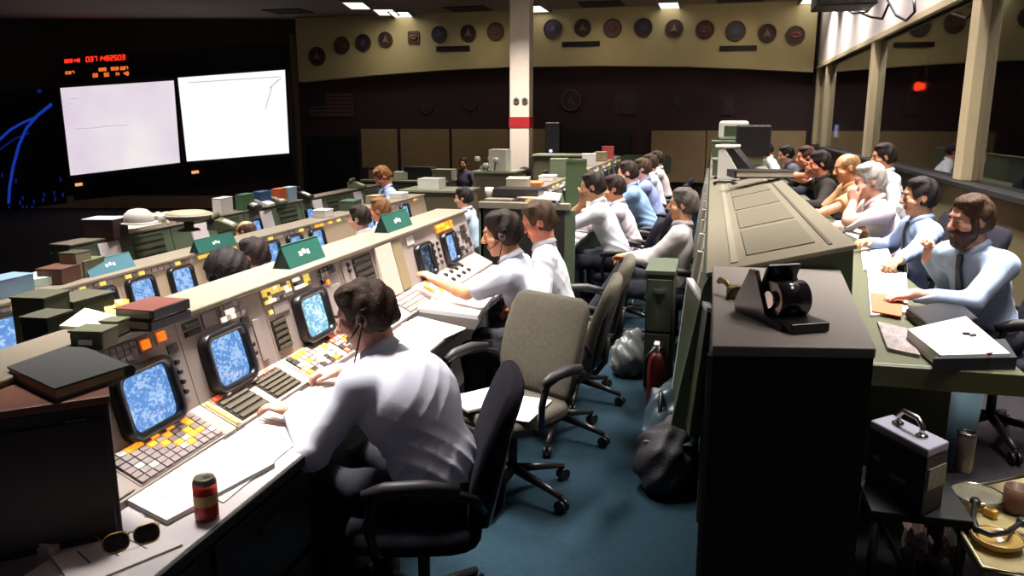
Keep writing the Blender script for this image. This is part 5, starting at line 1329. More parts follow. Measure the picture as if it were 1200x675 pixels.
o = thing('briefcase', 'black padded case lying on the desk between the binder and the bearded man', 'case', tuple(at(1110, 375, z=ZV))); 
P_ = [at(u, v, z=ZV) for u, v in ((1060, 372), (1090, 396), (1146, 384), (1120, 360))]
MB().poly([(p_[0], p_[1]) for p_ in P_], ZV+.001, ZV+.045).build('case', mat('case_black', (24, 22, 24), .4), o, bevel=.012); MB().tube([P_[1]+np.array([.02, 0, .03]), P_[1]+np.array([.05, -.02, .035]), P_[2]+np.array([-.03, -.02, .035]), P_[2]+np.array([-.01, 0, .03])], .006, 8).build('handle', black, o)
flat('magazine', 'glossy folded brochure against the console below the orange booklet', 'brochure', [(1028, 380), (1040, 412), (1078, 420), (1062, 388)], ZV, .014, mat('brochure_grey', (150, 136, 134), .4, noise=.4, scale=30), lines=5)
for k, (u, v) in enumerate(((1132, 392), (1140, 394), (1160, 416))):
    p = at(u, v, z=ZV+.055); f = frz(p[0], p[1], ZV+.0555, 30*k)
    o = thing('paper_clip', ('black clip at the far edge of the white binder page', 'second black clip beside the first on the white binder page', 'red-brown clip at the near edge of the white binder page')[k], 'clip', tuple(p), 0, 'clips on the binder'); MB().box(-.012, .012, -.005, .005, 0, .008, f).build('clip_body', mat('clip_red', (120, 50, 40), .5) if k == 2 else black, o); MB().torus((0, .008, .004), .006, .001, f, 10, 5).build('wire', chrome, o)
# gear on the console top at the far end
def topz(x): return 1.145+.0248*1+(x-.02)*.248+.003
e = thing('telephone_console', 'white phone terminal leaning against a black wedge on the long console top', 'telephone', (.12, 8.0, 1.2)); e.name = 'phone_terminal'
f = frz(.20, 8.0, topz(.20)+.02, -20)
MB().poly([(-.10, .0), (.12, .0), (.14, .03), (-.04, .30), (-.10, .28)], -.10, .10, Fr(f.o, f.x, f.z, -f.y)).build('case', mat('phone_white', (196, 190, 182), .5), e, bevel=.006); MB().poly([(.10, .0), (.30, .0), (.30, .02), (.02, .32), (-.0, .30)], -.09, .09, Fr(f.o+f.y*.0, f.x, f.z, -f.y)).build('stand', black, e)
MB().box(-.13, .05, -.11, .11, .30, .33, f).build('cap', capw, e, bevel=.01)
e = thing('computer_monitor', 'black monitor seen from behind on the long console, before the dark-jacketed men', 'monitor', (.45, 9.2, 1.25)); f = frz(.47, 9.3, topz(.47)+.02, 0)
MB().box(-.20, .17, -.03, .22, .10, .44, f).build('case', mat('monitor_black', (30, 24, 28), .5), e, bevel=.02); MB().box(-.10, .10, .0, .15, .0, .10, f).build('stand', olive, e); MB().box(-.18, .15, -.034, -.03, .13, .41, f).build('back_grille', black, e)
e = thing('ring_binder', 'black binder lying across the long console top before the dark-jacketed man', 'binder', (.42, 7.2, 1.25)); f = frz(.42, 7.1, topz(.42)+.05, 12)
MB().box(-.24, .25, -.14, .14, 0, .012, f).box(-.24, .25, -.14, .14, .05, .062, f).build('cover', black, e, bevel=.003); MB().box(-.23, .24, -.13, .13, .012, .05, f).build('pages', paperb, e); MB().box(-.25, -.24, -.14, .14, 0, .062, f).build('spine', black, e)
e = thing('green_box', 'green equipment box on the left of the long console top', 'box', (.08, 8.9, 1.2)); e.name = 'equipment_box'; f = frz(.11, 9.0, topz(.11)+.02, 0)
MB().box(-.08, .10, -.2, .25, 0, .16, f).build('case', consd, e, bevel=.006); MB().box(-.09, .11, -.21, .26, .16, .175, f).build('lid', consg, e)
e = thing('equipment_box', 'far green equipment box on the long console, under a white terminal', 'box', (.2, 11.5, 1.2)); f = frz(.26, 11.5, topz(.26)+.03, 0)
MB().box(-.24, .28, -.3, .3, 0, .24, f).build('case', consd, e, bevel=.006); MB().box(-.25, .29, -.31, .31, .24, .26, f).build('lid', consg, e)
e = thing('display_terminal', 'white terminal with a green screen standing on the far green box', 'terminal', (.2, 11.5, 1.5)); f = frz(.30, 11.6, topz(.26)+.295, 0)
MB().box(-.2, .2, 0, .3, .002, .26, f).build('case', capw, e, bevel=.04); MB().box(-.13, .13, -.006, 0, .05, .19, f).build('screen', consd, e)
e = thing('desk_pen', 'dark handset lying on the near part of the long console top', 'handset', (.08, 7.6, 1.18)); e.name = 'handset'; f = frz(.13, 7.5, topz(.13)+.03, 0)
MB().tube([f.p(-.09, -.02, .0), f.p(-.05, -.02, .02), f.p(.06, .01, .022), f.p(.10, .02, .0)], [.02, .014, .014, .02], 8).build('handle', black, e); MB().ball((.10, .02, .004), (.025, .025, .012), 8, 0, f).build('ear_piece', black, e)
# ------------------------------------------------------------------ under the viewer desk and the small table
e = thing('battery_case', 'black charger case with a pale grey lid and chrome handle on the floor', 'case', (.8, 3.2, FL_R))
P_ = [at(u, v, z=.80) for u, v in ((1020, 492), (1088, 527), (1113, 517), (1046, 485))]
MB().poly([(p_[0], p_[1]) for p_ in P_], .571, .77).build('case_body', mat('charger_black', (34, 30, 32), .5), e, bevel=.006); MB().poly([(p_[0], p_[1]) for p_ in P_], .77, .80).build('lid', mat('charger_lid', (150, 148, 164), .4), e, bevel=.006)
h0, h1 = at(1052, 497, z=.80), at(1080, 512, z=.80)
MB().tube([h0, h0+np.array([0, 0, .035]), h0*.8+h1*.2+np.array([0, 0, .055]), h0*.2+h1*.8+np.array([0, 0, .055]), h1+np.array([0, 0, .035]), h1], .009, 8).build('handle', chrome, e)
for hh in (h0, h1): MB().lathe([(.02, 0), (.02, .006), (.012, .012)], Fr(hh), 12).build('handle_mount', chrome, e)
n_ = nrm(np.cross([0, 0, 1], P_[1]-P_[0])); n_ = -n_ if n_[1] > 0 else n_
c = (P_[0]+P_[1])/2; ff = Fr((c[0], c[1], .66), nrm(P_[1]-P_[0]), (0, 0, 1), n_)
MB().box(-.01, .06, -.01, .0, 0, .012, ff).box(-.09, -.06, .02, .03, 0, .01, ff).build('latch', brass, e)
c = (P_[1]+P_[2])/2; ff = Fr((c[0], c[1], .70), nrm(P_[2]-P_[1]), (0, 0, 1), nrm(np.cross(nrm(P_[2]-P_[1]), (0, 0, 1))))
MB().box(-.05, .05, -.04, .03, .0, .006, ff).build('rating_plate', mat('rating_plate', (120, 116, 108), .5, noise=.3, scale=60), e)
p = at(1128, 552, z=.572); e = thing('thermos', 'short brushed metal beaker standing beyond the charger case', 'beaker', (p[0], p[1], .572)); e.name = 'metal_beaker'; f = Fr((p[0], p[1], .572))
MB().lathe([(.026, .001), (.029, .01), (.031, .145), (.029, .147), (.026, .12)], f, 20).build('beaker_body', mat('brushed_metal', (120, 112, 102), .35, metal=.7), e); MB().torus((0, 0, .147), .030, .003, f, 20, 6).build('rim', chrome, e)
o = thing('stool_table', 'low black stand in the dark under the charger case', 'stand', (.75, 2.8, FL_R)); o.name = 'low_stand'
cs = sum(P_)/4; cs[0] += .05
MB().box(cs[0]-.17, cs[0]+.13, cs[1]-.14, cs[1]+.22, .54, .57).build('top', mat('stand_black', (12, 10, 11), .8), o, bevel=.004)
for sx in (-.15, .11):
    for sy in (-.12, .20): MB().cyl((cs[0]+sx, cs[1]+sy, FL_R), (cs[0]+sx, cs[1]+sy, .54), .015).build('leg', black, o)
# small side table with a tray of glass
ZT = .52
tq = [at(u, v, z=ZT) for u, v in ((1098, 580), (1152, 668), (1290, 690), (1215, 556))]
e = thing('side_table', 'low side table with a brassy tray top in the bottom corner', 'table', (.95, 2.6, FL_R))
c = sum(tq)/4
MB().poly([(p_[0], p_[1]) for p_ in tq], ZT-.03, ZT).build('table_top', mat('tray_brass', (150, 136, 96), .3, noise=.12, scale=12), e, bevel=.005)
MB().tube([p_+np.array([0, 0, .006]) for p_ in tq], .008, 8, closed=True).build('rim', mat('tray_rim', (120, 112, 84), .3, metal=.6), e)
for p_ in tq: MB().cyl((c[0]+(p_[0]-c[0])*.9, c[1]+(p_[1]-c[1])*.9, FL_R), (c[0]+(p_[0]-c[0])*.9, c[1]+(p_[1]-c[1])*.9, ZT-.03), .014).build('leg', black, e)
gl = mat('ashtray_glass', (226, 220, 196), .08, trans=.7)
def disc(label, name, u, v, R, hh, m, cat):
    p = at(u, v, z=ZT); o = thing(name, label, cat, (p[0], p[1], ZT)); f = Fr((p[0], p[1], ZT+.001))
    MB().lathe([(R*.7, 0), (R, hh*.8), (R, hh), (R*.86, hh), (R*.6, hh*.35), (.001, hh*.3)], f, 28, cap=(True, False)).build('bowl', m, o); return o, f
o, f = disc('round pale dish of clear glass on the side table', 'glass_dish', 1144, 588, .085, .03, gl, 'dish'); MB().torus((0, 0, .03), .083, .004, f, 28, 6).build('rim', chrome, o)
o, f = disc('round amber glass ashtray near the front of the side table', 'ashtray', 1168, 640, .072, .03, mat('amber_glass', (206, 172, 100), .15, trans=.4), 'ashtray'); MB().torus((0, 0, .03), .07, .004, f, 28, 6).build('rim', brass, o)
p = at(1160, 606, z=ZT); o = thing('lighter', 'small yellow lighter between the dish and the ashtray', 'lighter', (p[0], p[1], ZT)); f = frz(p[0], p[1], ZT, 40); MB().box(-.012, .012, -.02, .02, .001, .03, f).build('body', mat('yellow_plastic', (210, 160, 50), .4), o, bevel=.004); MB().box(-.008, .008, -.01, .01, .03, .038, f).build('cap', chrome, o)
p = at(1190, 600, z=ZT); o = thing('drinking_mug', 'brown ribbed mug at the picture edge on the side table', 'mug', (p[0], p[1], ZT)); f = Fr((p[0], p[1], ZT+.001)); MB().lathe([(.035, 0), (.042, .02), (.042, .09), (.037, .09), (.034, .02)], f, 20).build('mug_body', mat('mug_brown', (96, 66, 50), .4, noise=.2), o); MB().torus((.055, 0, .05), .026, .006, Fr(f.o, f.x, f.z, -f.y), 14, 6).build('handle', mat('mug_brown', (96, 66, 50)), o)
o = thing('headset', 'black headset with curved band lying over the ashtray', 'headset', tuple(at(1160, 626, z=ZT+.05)))
P_ = [at(u, v, z=ZT+.04) for u, v in ((1143, 588), (1140, 606), (1144, 620), (1160, 626), (1180, 624), (1198, 612))]
MB().tube(P_, [.009, .009, .011, .011, .009, .008], 8).build('headband', black, o); MB().ball(P_[0], (.018, .022, .016), 10).build('ear_cup', black, o); MB().ball(P_[-1], (.018, .022, .016), 10).build('ear_cup', black, o)
o = thing('crumpled_wrapper', 'crumpled pinkish wrapper on the floor under the side table', 'wrapper', tuple(at(1092, 640, z=FL_R+.1)))
pw = at(1088, 632, z=FL_R+.12)
def wrap(a, b): return (pw[0]-.07+.15*a+.01*math.sin(b*17), pw[1]-.11+.22*b+.012*math.sin(a*19), FL_R+.05+.07*abs(math.sin(a*7+b*5))+.03*math.sin(a*13-b*11)**2)
MB().sheet(wrap, 16, 16, smooth=False).build('sheet', mat('wrapper_pink', (150, 126, 122), .3, noise=.3, scale=20), o, solid=.002)
o = thing('waste_bin', 'blue-grey waste bin in the dark under the viewer desk', 'bin', (1.0, 3.9, FL_R)); p = at(1110, 490, y=3.9); f = Fr((p[0], 3.9, FL_R))
MB().lathe([(.11, .001), (.14, .42), (.13, .42), (.10, .02)], f, 24, cap=(True, False)).build('bin_body', mat('bin_blue', (70, 92, 104), .5), o); MB().torus((0, 0, .42), .135, .008, f, 24, 6).build('rim', mat('bin_blue', (70, 92, 104)), o)
P_ = [at(u, v, z=FL_R+.012) for u, v in ((1040, 560), (1030, 580), (1030, 610), (1050, 645), (1060, 668))]
tag(MB().tube(P_, .009, 8).build('cable', cb), 'black cable snaking on the floor beside the charger case', 'cable')
# things in the viewing room behind the glass
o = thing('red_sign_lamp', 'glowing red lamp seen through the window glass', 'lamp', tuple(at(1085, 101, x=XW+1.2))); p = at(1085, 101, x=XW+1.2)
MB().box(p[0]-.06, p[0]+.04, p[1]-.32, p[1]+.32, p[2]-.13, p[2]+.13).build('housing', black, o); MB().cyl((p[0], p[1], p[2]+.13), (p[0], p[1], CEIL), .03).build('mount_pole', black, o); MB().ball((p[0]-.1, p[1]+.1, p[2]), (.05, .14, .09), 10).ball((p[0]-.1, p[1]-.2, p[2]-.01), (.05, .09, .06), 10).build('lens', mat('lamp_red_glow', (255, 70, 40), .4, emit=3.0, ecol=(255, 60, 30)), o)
o = thing('television_screen', 'small bluish-white screen glowing behind the far window glass', 'screen', tuple(at(981, 153, x=XW+.35))); p = at(981, 153, x=XW+.35)
MB().box(p[0], p[0]+.3, p[1]-.3, p[1]+.3, p[2]-.3, p[2]+.25).build('case', black, o); MB().box(p[0]-.02, p[0], p[1]-.14, p[1]+.2, p[2]-.14, p[2]+.12).build('screen', mat('tv_blue', (190, 206, 255), .4, emit=1.2), o); MB().cyl((p[0]+.15, p[1], .5), (p[0]+.15, p[1], p[2]-.3), .05).build('mount_pole', black, o)
for k in range(6):
    y = 3.2+k*1.1; o = thing('theatre_seat', ['empty dark theatre seat behind the glass, nearest the camera', 'second empty theatre seat behind the glass', 'third empty theatre seat behind the glass', 'fourth empty theatre seat behind the glass', 'fifth empty theatre seat behind the glass', 'empty theatre seat behind the glass, furthest along'][k], 'seat', (XW+1.1, y, .5), 0, 'theatre seats in the viewing room')
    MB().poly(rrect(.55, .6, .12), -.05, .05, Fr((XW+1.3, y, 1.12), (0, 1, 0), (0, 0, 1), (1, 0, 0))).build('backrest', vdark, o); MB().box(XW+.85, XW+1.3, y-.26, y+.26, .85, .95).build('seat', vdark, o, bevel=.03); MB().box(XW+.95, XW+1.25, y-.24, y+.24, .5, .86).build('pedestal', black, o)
# projector bracket and cables hanging at the top right
o = thing('ceiling_projector', 'dark ceiling projector with dangling cables at the top of the window wall', 'projector', (1.6, 7.5, 4.0))
a_ = at(1000, 4, x=1.75); MB().box(a_[0]-.5, a_[0]+.25, a_[1]-.35, a_[1]+.35, a_[2]-.06, a_[2]+.30).build('housing', black, o, bevel=.02)
MB().cyl((a_[0], a_[1], a_[2]+.3), (a_[0], a_[1], CEIL), .05).build('mount_pole', black, o)
MB().lathe([(.09, 0), (.09, .14), (.07, .16)], Fr((a_[0]+.05, a_[1]-.35, a_[2]+.1), (1, 0, 0), (0, 0, 1), (0, -1, 0)), 16).build('lens_barrel', black, o)
for k, pts in enumerate((((1006, 14), (1020, 20), (1034, 22), (1042, 4)), ((1040, 0), (1050, 18), (1062, 24), (1072, 14), (1071, -4)), ((985, 8), (1000, 16), (1016, 14), (1030, -3)))):
    MB().tube([at(u, v, x=2.05) for u, v in pts], .016, 6).build('cable', black, o)
# more small gear on the far shelves
def small(label, x, y, z, w, d, h_, c, **k): return carton(label, x, y, z, w, d, h_, mat('gear_%d_%d_%d' % c, c, .6), random.uniform(-12, 12), **k)
zz2 = FL_2+1.14+.023
small('white card box on the far middle shelf just before the standing man', -3.88, 7.5, zz2, .14, .2, .07, (222, 216, 208))
small('dark green box on the far middle shelf beyond the green tent signs', -3.9, 8.2, zz2, .16, .3, .10, (58, 76, 56))
small('tan box on the far middle shelf, third past the heads', -3.9, 8.9, zz2, .15, .22, .09, (150, 128, 100))
small('white flat box on the far middle shelf near its end', -3.88, 9.6, zz2, .15, .26, .06, (228, 224, 220))
small('orange booklet box lying on the far console shelf beyond the end panel', -1.72, 7.9, zf, .16, .28, .03, (206, 116, 66))
small('white paper box on the far console shelf past the orange booklet', -1.72, 8.6, zf, .16, .3, .05, (226, 220, 212))
small('black radio box on the far console shelf behind the green partition', -1.74, 9.5, zf, .15, .24, .10, (34, 30, 30))
small('tan carton on the far console shelf towards the back wall', -1.72, 12.9, zf, .18, .3, .14, (146, 126, 96))
zz1 = FL_1+1.25
small('white carton on the low green console beside the black instrument', -5.9, 14.8, zz1, .28, .3, .14, (218, 214, 206))
small('small tan carton at the left end of the low green console', -6.4, 14.8, zz1, .3, .3, .18, (140, 122, 92))
# ------------------------------------------------------------------ people
WH = ('shirt_white', (238, 240, 246)); LB = ('shirt_light_blue', (168, 186, 226)); LV = ('shirt_lavender', (232, 233, 250)); SB = ('shirt_sky', (140, 172, 208)); PK = ('shirt_pinkish', (236, 220, 224)); MB_ = ('shirt_mid_blue', (150, 160, 210)); DKJ = ('jacket_dark', (44, 38, 36)); PL_ = ('shirt_plaid_grey', (186, 178, 176))
def hz(u, v, lean, floor, seat=.55, s=1.0):
    """seated head: height follows from lean, the place from the pixel"""
    le = math.radians(lean); l2 = le*.55+.10; z = floor+seat+.515*s*math.cos(le)+.165*s*math.cos(l2)
    return at(u, v, z=z)
# the headset man at the near desk
hd = hz(428, 370, 31, FL_M, .57, .95)
MAINP = person('person in a white shirt with a headset, leaning over the near desk, back turned', hd, 31, 169, FL_M, hyaw=22, hpitch=20, bulk=1.24, hunch=.07, L=at(343, 480, z=.80), R=at(398, 434, z=.80), lfwd=(-1, .12, .05), rfwd=(-1, -.35, -.05), lpole=(.75, -.55, -.08), rpole=(.2, .7, -.5), lcurl=.28, rcurl=.6, shirt=LV, hair='full', hcol=(56, 38, 28), skin='pink', h=.0055, headset=1, s=.95)
# the two men at the next console
hd = hz(588, 274, 24, FL_M)
P2_ = person('person in a white short-sleeved shirt reaching out to a small screen', hd, 24, 182, FL_M, hyaw=8, hpitch=12, L=at(514, 330, x=-1.50), R=at(575, 330, z=.80), lfwd=(-1, .3, .45), lpole=(.1, -.5, -.7), lcurl=.25, shirt=LV, sleeve='short', hair='full', hcol=(40, 30, 26), skin='tan', h=.006, headset=1)
hd = at(631, 260, y=4.88)
P3_ = person('person in a white shirt with brown hair looking down, beyond the reaching man', hd, 14, 190, FL_M, hyaw=6, hpitch=22, L=None, R=None, shirt=WH, hair='full', hcol=(62, 42, 28), skin='red', h=.0065)
# the far desk row
far = [(694, 219, 7.0, 24, 'person with dark hair and white shirt, first at the far desk, chin near raised hand', WH, (40, 30, 28), 'tan', True),
       (719, 221, 7.7, 20, 'person in pinkish white directly behind the first one at the far desk', PK, (44, 30, 28), 'tan', False),
       (735, 203, 8.6, 26, 'person in a sky blue shirt bending over the far desk', SB, (46, 32, 26), 'pink', False),
       (752, 198, 9.9, 20, 'person in a mid blue shirt beyond the sky blue one', MB_, (70, 52, 36), 'pink', False),
       (761, 192, 11.0, 14, 'person in white half hidden beyond the mid blue shirt', WH, (60, 44, 34), 'pink', False),
       (769, 187, 12.2, 16, 'person in a pinkish white shirt, furthest along the far desk row', PK, (52, 36, 30), 'pink', False)]
FARP = []
for i, (u, v, x, ln, lb, sh_, hc_, sk, up) in enumerate(far):
    hd = at(u, v, y=x); hd[2] = min(max(hd[2], 1.14), 1.30)
    x, y = hd[0], hd[1]
    pp_ = person(lb, hd, ln, 182, FL_M, hyaw=5, hpitch=12, L=np.array([x-.42, y-.10, .80]), R=(hd+np.array([-.10, .05, -.16])) if up else np.array([x-.42, y+.12, .80]), rfwd=(.1, -.1, 1) if up else None, shirt=sh_, hair='full', hcol=hc_, skin=sk, h=.009 if i < 3 else .011, group=None)
    FARP.append((pp_.location.x, pp_.location.y))
# man in the aisle with crossed legs
hd = at(800, 240, y=6.25)
AISLE = person('person with grey hair in a pale checked shirt sitting cross-legged in the aisle', hd, -6, 178, FL_M, hyaw=2, hpitch=2, L=hd+np.array([-.42, -.02, -.42]), R=hd+np.array([-.40, .12, -.44]), shirt=PL_, hair='full', hcol=(92, 84, 76), skin='tan', legs='cross', h=.008)
# viewer desk
hd = at(1136, 258, y=4.15)
BEARD = person('bearded person in a light blue shirt reaching across the viewer desk', hd, 22, 210, FL_R, hyaw=-8, hpitch=8, roll=0, L=at(1070, 345, z=1.0), R=at(1087, 302, y=4.4), lfwd=(-1, .05, -.18), rfwd=(.05, -.15, 1), rback=(.75, .3, 0), lpole=(.7, -.5, -.25), rpole=(.2, .6, -.7), lcurl=.28, rcurl=1.15, shirt=('shirt_pale_blue', (190, 208, 240)), hair='full', hcol=(74, 52, 36), skin='pink', beard=(60, 40, 28), tie=('tie_dark', (30, 30, 44), .6), h=.0055, moustache=True, s=.92)
hd = at(1077, 231, y=5.45)
TIE = person('person in light blue shirt, dark tie and badge, beside the bearded one', hd, 10, 186, FL_R, hyaw=-2, hpitch=6, L=at(1046, 310, z=1.0), R=at(1018, 284, z=1.0), lcurl=.45, rcurl=.5, shirt=LB, hair='full', hcol=(34, 26, 24), skin='tan', tie=('tie_navy', (24, 26, 44), .6), badge=True, h=.006, s=.94)
hd = at(1018, 212, y=6.2)
WHH = person('white-haired person in white resting chin on hand at the viewer desk', hd, 26, 186, FL_R, hyaw=2, hpitch=14, L=np.array([hd[0]-.10, hd[1]-.06, hd[2]-.15]), R=np.array([.86, hd[1]+.2, 1.0]), lfwd=(-.2, .1, 1), lback=(-.6, -.6, 0), lcurl=1.0, shirt=PK, sleeve='rolled', hair='full', hcol=(172, 164, 156), skin='pink', h=.0075)
hd = at(992, 197, y=7.4)
person('person with thinning fair hair and bare forearms beyond the white-haired one', hd, 22, 188, FL_R, hyaw=2, hpitch=14, L=np.array([.80, 6.95, 1.0]), R=np.array([.85, 7.4, 1.0]), shirt=('shirt_tan', (206, 150, 110)), sleeve='short', hair='bald', hcol=(150, 112, 74), skin='tan', h=.0085)
hd = at(1034, 196, x=1.62); hd[2] = 1.45
person('person in a white shirt with dark hair sitting behind the white-haired one by the window', hd, 16, 186, FL_R, hyaw=0, hpitch=10, shirt=WH, hair='full', hcol=(40, 30, 28), skin='tan', h=.009)
hd = at(960, 192, y=8.5)
person('person in a dark brown jacket with hand raised to the face at the viewer desk', hd, 20, 188, FL_R, hyaw=4, hpitch=14, L=np.array([.82, 8.2, 1.0]), R=hd+np.array([-.10, .03, -.12]), rfwd=(0, 0, 1), shirt=DKJ, hair='full', hcol=(34, 26, 24), skin='red', h=.009)
hd = at(944, 184, y=10.2)
person('person in dark clothes with a white collar beyond the brown-jacketed one', hd, 18, 190, FL_R, hyaw=4, hpitch=10, L=np.array([.82, 10.0, 1.0]), R=np.array([.82, 10.3, 1.0]), shirt=('jacket_navy', (34, 34, 46)), hair='full', hcol=(64, 40, 30), skin='red', h=.010)
hd = at(921, 181, y=12.4)
person('person in a grey jacket bent low at the far end of the viewer desk', hd, 30, 190, FL_R, hyaw=0, hpitch=20, shirt=('jacket_grey', (96, 92, 104)), hair='full', hcol=(36, 30, 32), skin='pink', h=.011)
hd = at(898, 176, y=14.2)
person('person in white with dark hair bowed at the very end of the viewer desk', hd, 26, 190, FL_R, hyaw=0, hpitch=26, shirt=WH, hair='full', hcol=(30, 24, 24), skin='red', h=.011)
# middle row
def row2(label, u, v, lean, yaw, sh_, hr_, hc_, sk, h=.008, **k):
    hd = hz(u, v, lean, FL_2); return person(label, hd, lean, yaw, FL_2, hyaw=k.pop('hyaw', 0), hpitch=k.pop('hpitch', 10), shirt=sh_, hair=hr_, hcol=hc_, skin=sk, h=h, L=np.array([-3.2, hd[1]-.15, FL_2+.79]), R=np.array([-3.2, hd[1]+.15, FL_2+.79]), **k), hd
R2 = []
R2.append(row2('person with bushy black rounded hair, only the head showing over the near shelf', 265, 322, 4, 180, WH, 'afro', (26, 20, 22), 'brown'))
R2.append(row2('person with dark hair and pinkish white shirt behind the near shelf', 297, 300, 14, 182, PK, 'full', (40, 28, 26), 'tan'))
R2.append(row2('person with dark hair in white, left of the fair-haired one, behind the near shelf', 421, 256, 18, 182, WH, 'full', (48, 38, 30), 'pink', .009))
R2.append(row2('person with fair brown hair in white, beside the further green tent sign', 445, 246, 8, 186, WH, 'full', (122, 84, 50), 'red', .009))
R2.append(row2('person in a pale blue shirt beyond the end of the near shelf', 543, 232, 16, 184, ('shirt_ice', (196, 214, 232)), 'full', (34, 28, 28), 'tan', .011))
# front row
hd = hz(288, 272, 14, FL_1)
R1 = person('bald person sitting at the front row consoles', hd, 14, 184, FL_1, hpitch=8, shirt=('shirt_grey', (150, 146, 140)), hair='bald', hcol=(86, 66, 54), skin='tan', h=.009, L=np.array([-5.2, hd[1]-.2, FL_1+.79]), R=np.array([-5.2, hd[1]+.2, FL_1+.79]))
# standing man
hd = at(448, 207, y=10.35)
person('standing person in a light blue shirt bending over papers beside the front consoles', hd, 26, 215, FL_2, hyaw=0, hpitch=40, shirt=('shirt_standing_blue', (164, 178, 222)), hair='full', hcol=(124, 80, 44), skin='red', legs='stand', h=.009, L=hd+np.array([-.12, -.28, -.52]), R=hd+np.array([-.34, -.05, -.52]), s=1.12)
# far silhouettes
hd = at(543, 192, y=16.0)
person('person in dark clothes sitting against the olive wall panels', hd, 4, 268, FL_1+.0, hpitch=5, shirt=('shirt_slate', (70, 62, 82)), hair='full', hcol=(26, 20, 24), skin='brown', h=.012)
hd = at(614, 204, y=14.8); hd2 = at(641, 207, y=15.6)
person('distant person in white at the base of the column, left side', hd, 14, 200, FL_M-.4, hpitch=10, shirt=WH, hair='full', hcol=(40, 30, 28), skin='tan', h=.012)
person('distant person in white at the base of the column, right side', hd2, 14, 200, FL_M-.4, hpitch=10, shirt=WH, hair='full', hcol=(60, 44, 34), skin='red', h=.012)
# ---- chairs placed for them
def seatpos(o): return o.location.x, o.location.y
G5 = 'office chairs along the rows'
x, y = seatpos(MAINP); put(protoB, x-.09, y-.0, FL_M, 196)
pc_ = at(601, 578, z=0); put(protoA, pc_[0], pc_[1], 0, 244)
x, y = seatpos(P2_); chair(protoA, x+.06, y, FL_M, 182, 'grey office chair holding the reaching man')
x, y = seatpos(P3_); chair(protoA, x+.10, y+.02, FL_M, 184, 'grey office chair holding the brown-haired man beyond the reaching one')
fl_lab = ['office chair under the first person at the far desk', 'office chair under the second person at the far desk', 'office chair under the sky blue shirt at the far desk', 'office chair under the mid blue shirt at the far desk', 'office chair under the half hidden person in white at the far desk', 'office chair under the furthest person at the far desk']
for (x, y), lb, ln in zip(FARP, fl_lab, [f[3] for f in far]): chair(protoB, x+.02, y, FL_M, 180, lb)
x, y = seatpos(AISLE); chair(protoB, x+.03, y, FL_M, 178, 'office chair of the cross-legged man in the aisle')
for o_, lb in ((BEARD, 'office chair under the bearded man at the viewer desk'), (TIE, 'office chair under the man with the dark tie'), (WHH, 'office chair under the white-haired man')):
    x, y = seatpos(o_); chair(protoB, x+.04, y, FL_R, 186, lb)
for (o_, hd_), lb in zip(R2[1:4], ('office chair under the dark-haired person in pinkish white', 'office chair under the dark-haired person in white', 'office chair under the fair-haired person in white')):
    x, y = seatpos(o_); chair(protoB, x+.04, y, FL_2, 182, lb)
# papers on the empty chair's seat
c_, s_ = math.cos(math.radians(244)), math.sin(math.radians(244)); f = Fr((pc_[0]+.05*c_, pc_[1]+.05*s_, .487), (c_, s_, 0), (-s_, c_, 0))
PAPERS.location = tuple(f.o)
for k, (dx, dy, a) in enumerate(((.02, .10, .3), (.05, -.10, -.25))):
    g = f.sub(dx, dy, .0+.003*k, a); MB().box(-.15, .15, -.105, .105, 0, .004+.008*k, g).build('sheet', paperm, PAPERS)
# ------------------------------------------------------------------ light
fx = [(at(u, v, z=CEIL), lb) for (u, v), lb in (((418, 3), 'first fluorescent fitting of the strip left of the column'), ((452, 11), 'middle fluorescent fitting of the strip left of the column'), ((485, 19), 'last fluorescent fitting of the strip left of the column'), ((628, 7), 'fluorescent fitting on the ceiling beside the column'), ((785, 5), 'fluorescent fitting on the ceiling over the far desk'))]
for k, (p, lb) in enumerate(fx):
    ceiling_light(p[0], min(p[1], 19.2), .45 if k < 3 else .42, 1.1, lb, math.radians(14) if k < 3 else 0)
p = at(952, 9, z=CEIL); ceiling_light(2.0, 19.0, .45, 1.3, 'fluorescent fitting on the ceiling by the window corner')
for (u, v), lb in (((110, 33), 'dark square vent in the ceiling above the screens'), ((338, 13), 'dark square vent in the ceiling left of the light strip'), ((555, 13), 'dark square vent in the ceiling left of the column'), ((705, 4), 'dark square vent in the ceiling right of the column'), ((865, 9), 'dark square vent in the ceiling over the viewer side')):
    p = at(u, v, z=CEIL); o = thing('ceiling_vent', lb, 'vent', (p[0], min(p[1], 19), CEIL), 0, 'ceiling vents'); y = min(p[1], 19)
    MB().box(p[0]-.5, p[0]+.5, y-.4, y+.4, CEIL-.02, CEIL).build('opening', slot, o); mb = MB()
    for q in range(4): mb.box(p[0]-.48, p[0]+.48, y-.36+q*.2, y-.3+q*.2, CEIL-.03, CEIL-.02)
    mb.build('louver', mat('vent_louver', (52, 36, 34)), o)
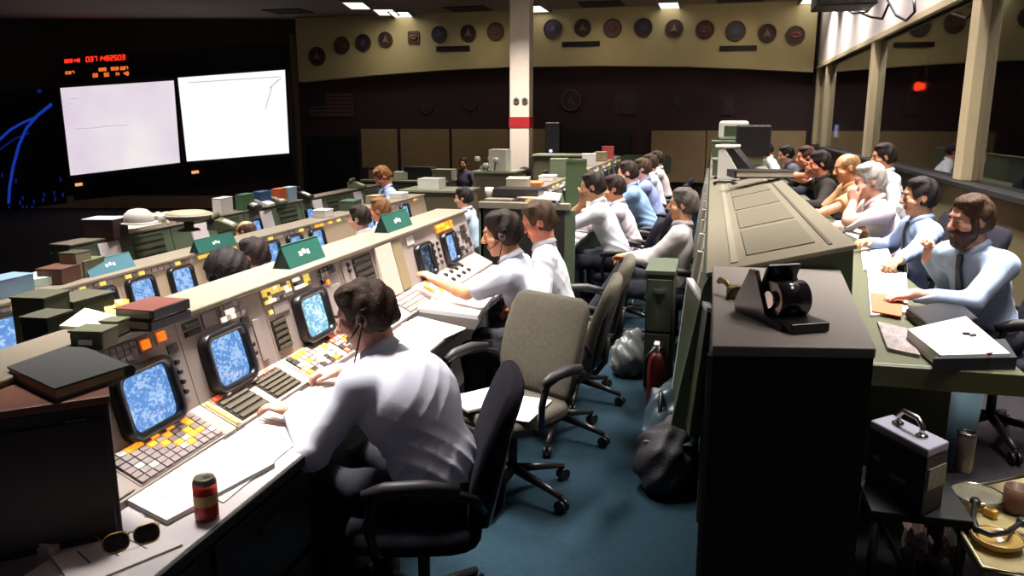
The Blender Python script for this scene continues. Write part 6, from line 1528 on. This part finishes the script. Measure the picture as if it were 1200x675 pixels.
def area(name, x, y, w, l, power, col=(1, .96, .9), spread=100, z=CEIL-.09, rot=(0, 0, 0)):
    d = bpy.data.lights.new(name, 'AREA'); d.shape = 'RECTANGLE'; d.size = w; d.size_y = l; d.energy = power; d.color = col; d.spread = math.radians(spread)
    o = bpy.data.objects.new(name, d); COL.objects.link(o); o.location = (x, y, z); o.rotation_euler = rot; return o
# ceiling fittings above the frame, each with its lamp
lit = [(-2.05, 3.0, 84), (-1.6, 4.9, 82), (-1.3, 7.4, 85), (-1.3, 9.8, 80), (-1.3, 12.4, 80), (1.25, 4.6, 90), (.95, 6.8, 60), (.95, 9.4, 60), (.95, 12.4, 60), (-3.6, 4.6, 70), (-3.6, 7.0, 70), (-3.8, 9.8, 70), (-6.0, 7.6, 75), (-6.0, 11.0, 70), (-3.9, 15.4, 130), (1.6, 2.7, 20)]  # last pair added to brighten the column, the bearded man and side table
for k, (x, y, pw) in enumerate(lit):
    e = ceiling_light(x, y, .5, 1.2, 'fluorescent ceiling fitting above the picture, over the consoles')
    area('unseen_ceiling_lamp', x, y, .5, 1.2, pw, spread=58 if k == 0 else 72 if k in (1, 9) else (80 if k == 5 else (60 if k == 15 else 92)))
for k, y in enumerate((14.2, 16.0, 17.8)):   # downlights grazing the white soffit
    area('soffit_lamp', 1.9, y, .2, .3, 44, (1, .95, .92), 110)
for k, y in enumerate((6.0, 8.0, 10.0, 12.0)): area('soffit_lamp', 1.9, y, .2, .3, 40, (1, .93, .95), 115)
for x in (-8, -5.5, -2.5, 0.5): area('wall_washer', x, 18.6, .6, .6, 3, (1, .9, .66), 110, rot=(math.radians(28), 0, 0))
w = bpy.data.worlds.new('world'); S.world = w; w.use_nodes = True
w.node_tree.nodes['Background'].inputs[0].default_value = (.55, .48, .62, 1); w.node_tree.nodes['Background'].inputs[1].default_value = .065
S.view_settings.view_transform = 'Standard'; S.view_settings.look = 'None'; S.view_settings.gamma = 1; S.view_settings.use_curve_mapping = False
S.view_settings.exposure = 0.0
S.cycles.max_bounces = 5; S.cycles.diffuse_bounces = 3; S.cycles.glossy_bounces = 3; S.cycles.transmission_bounces = 4
S.cycles.sample_clamp_indirect = 4
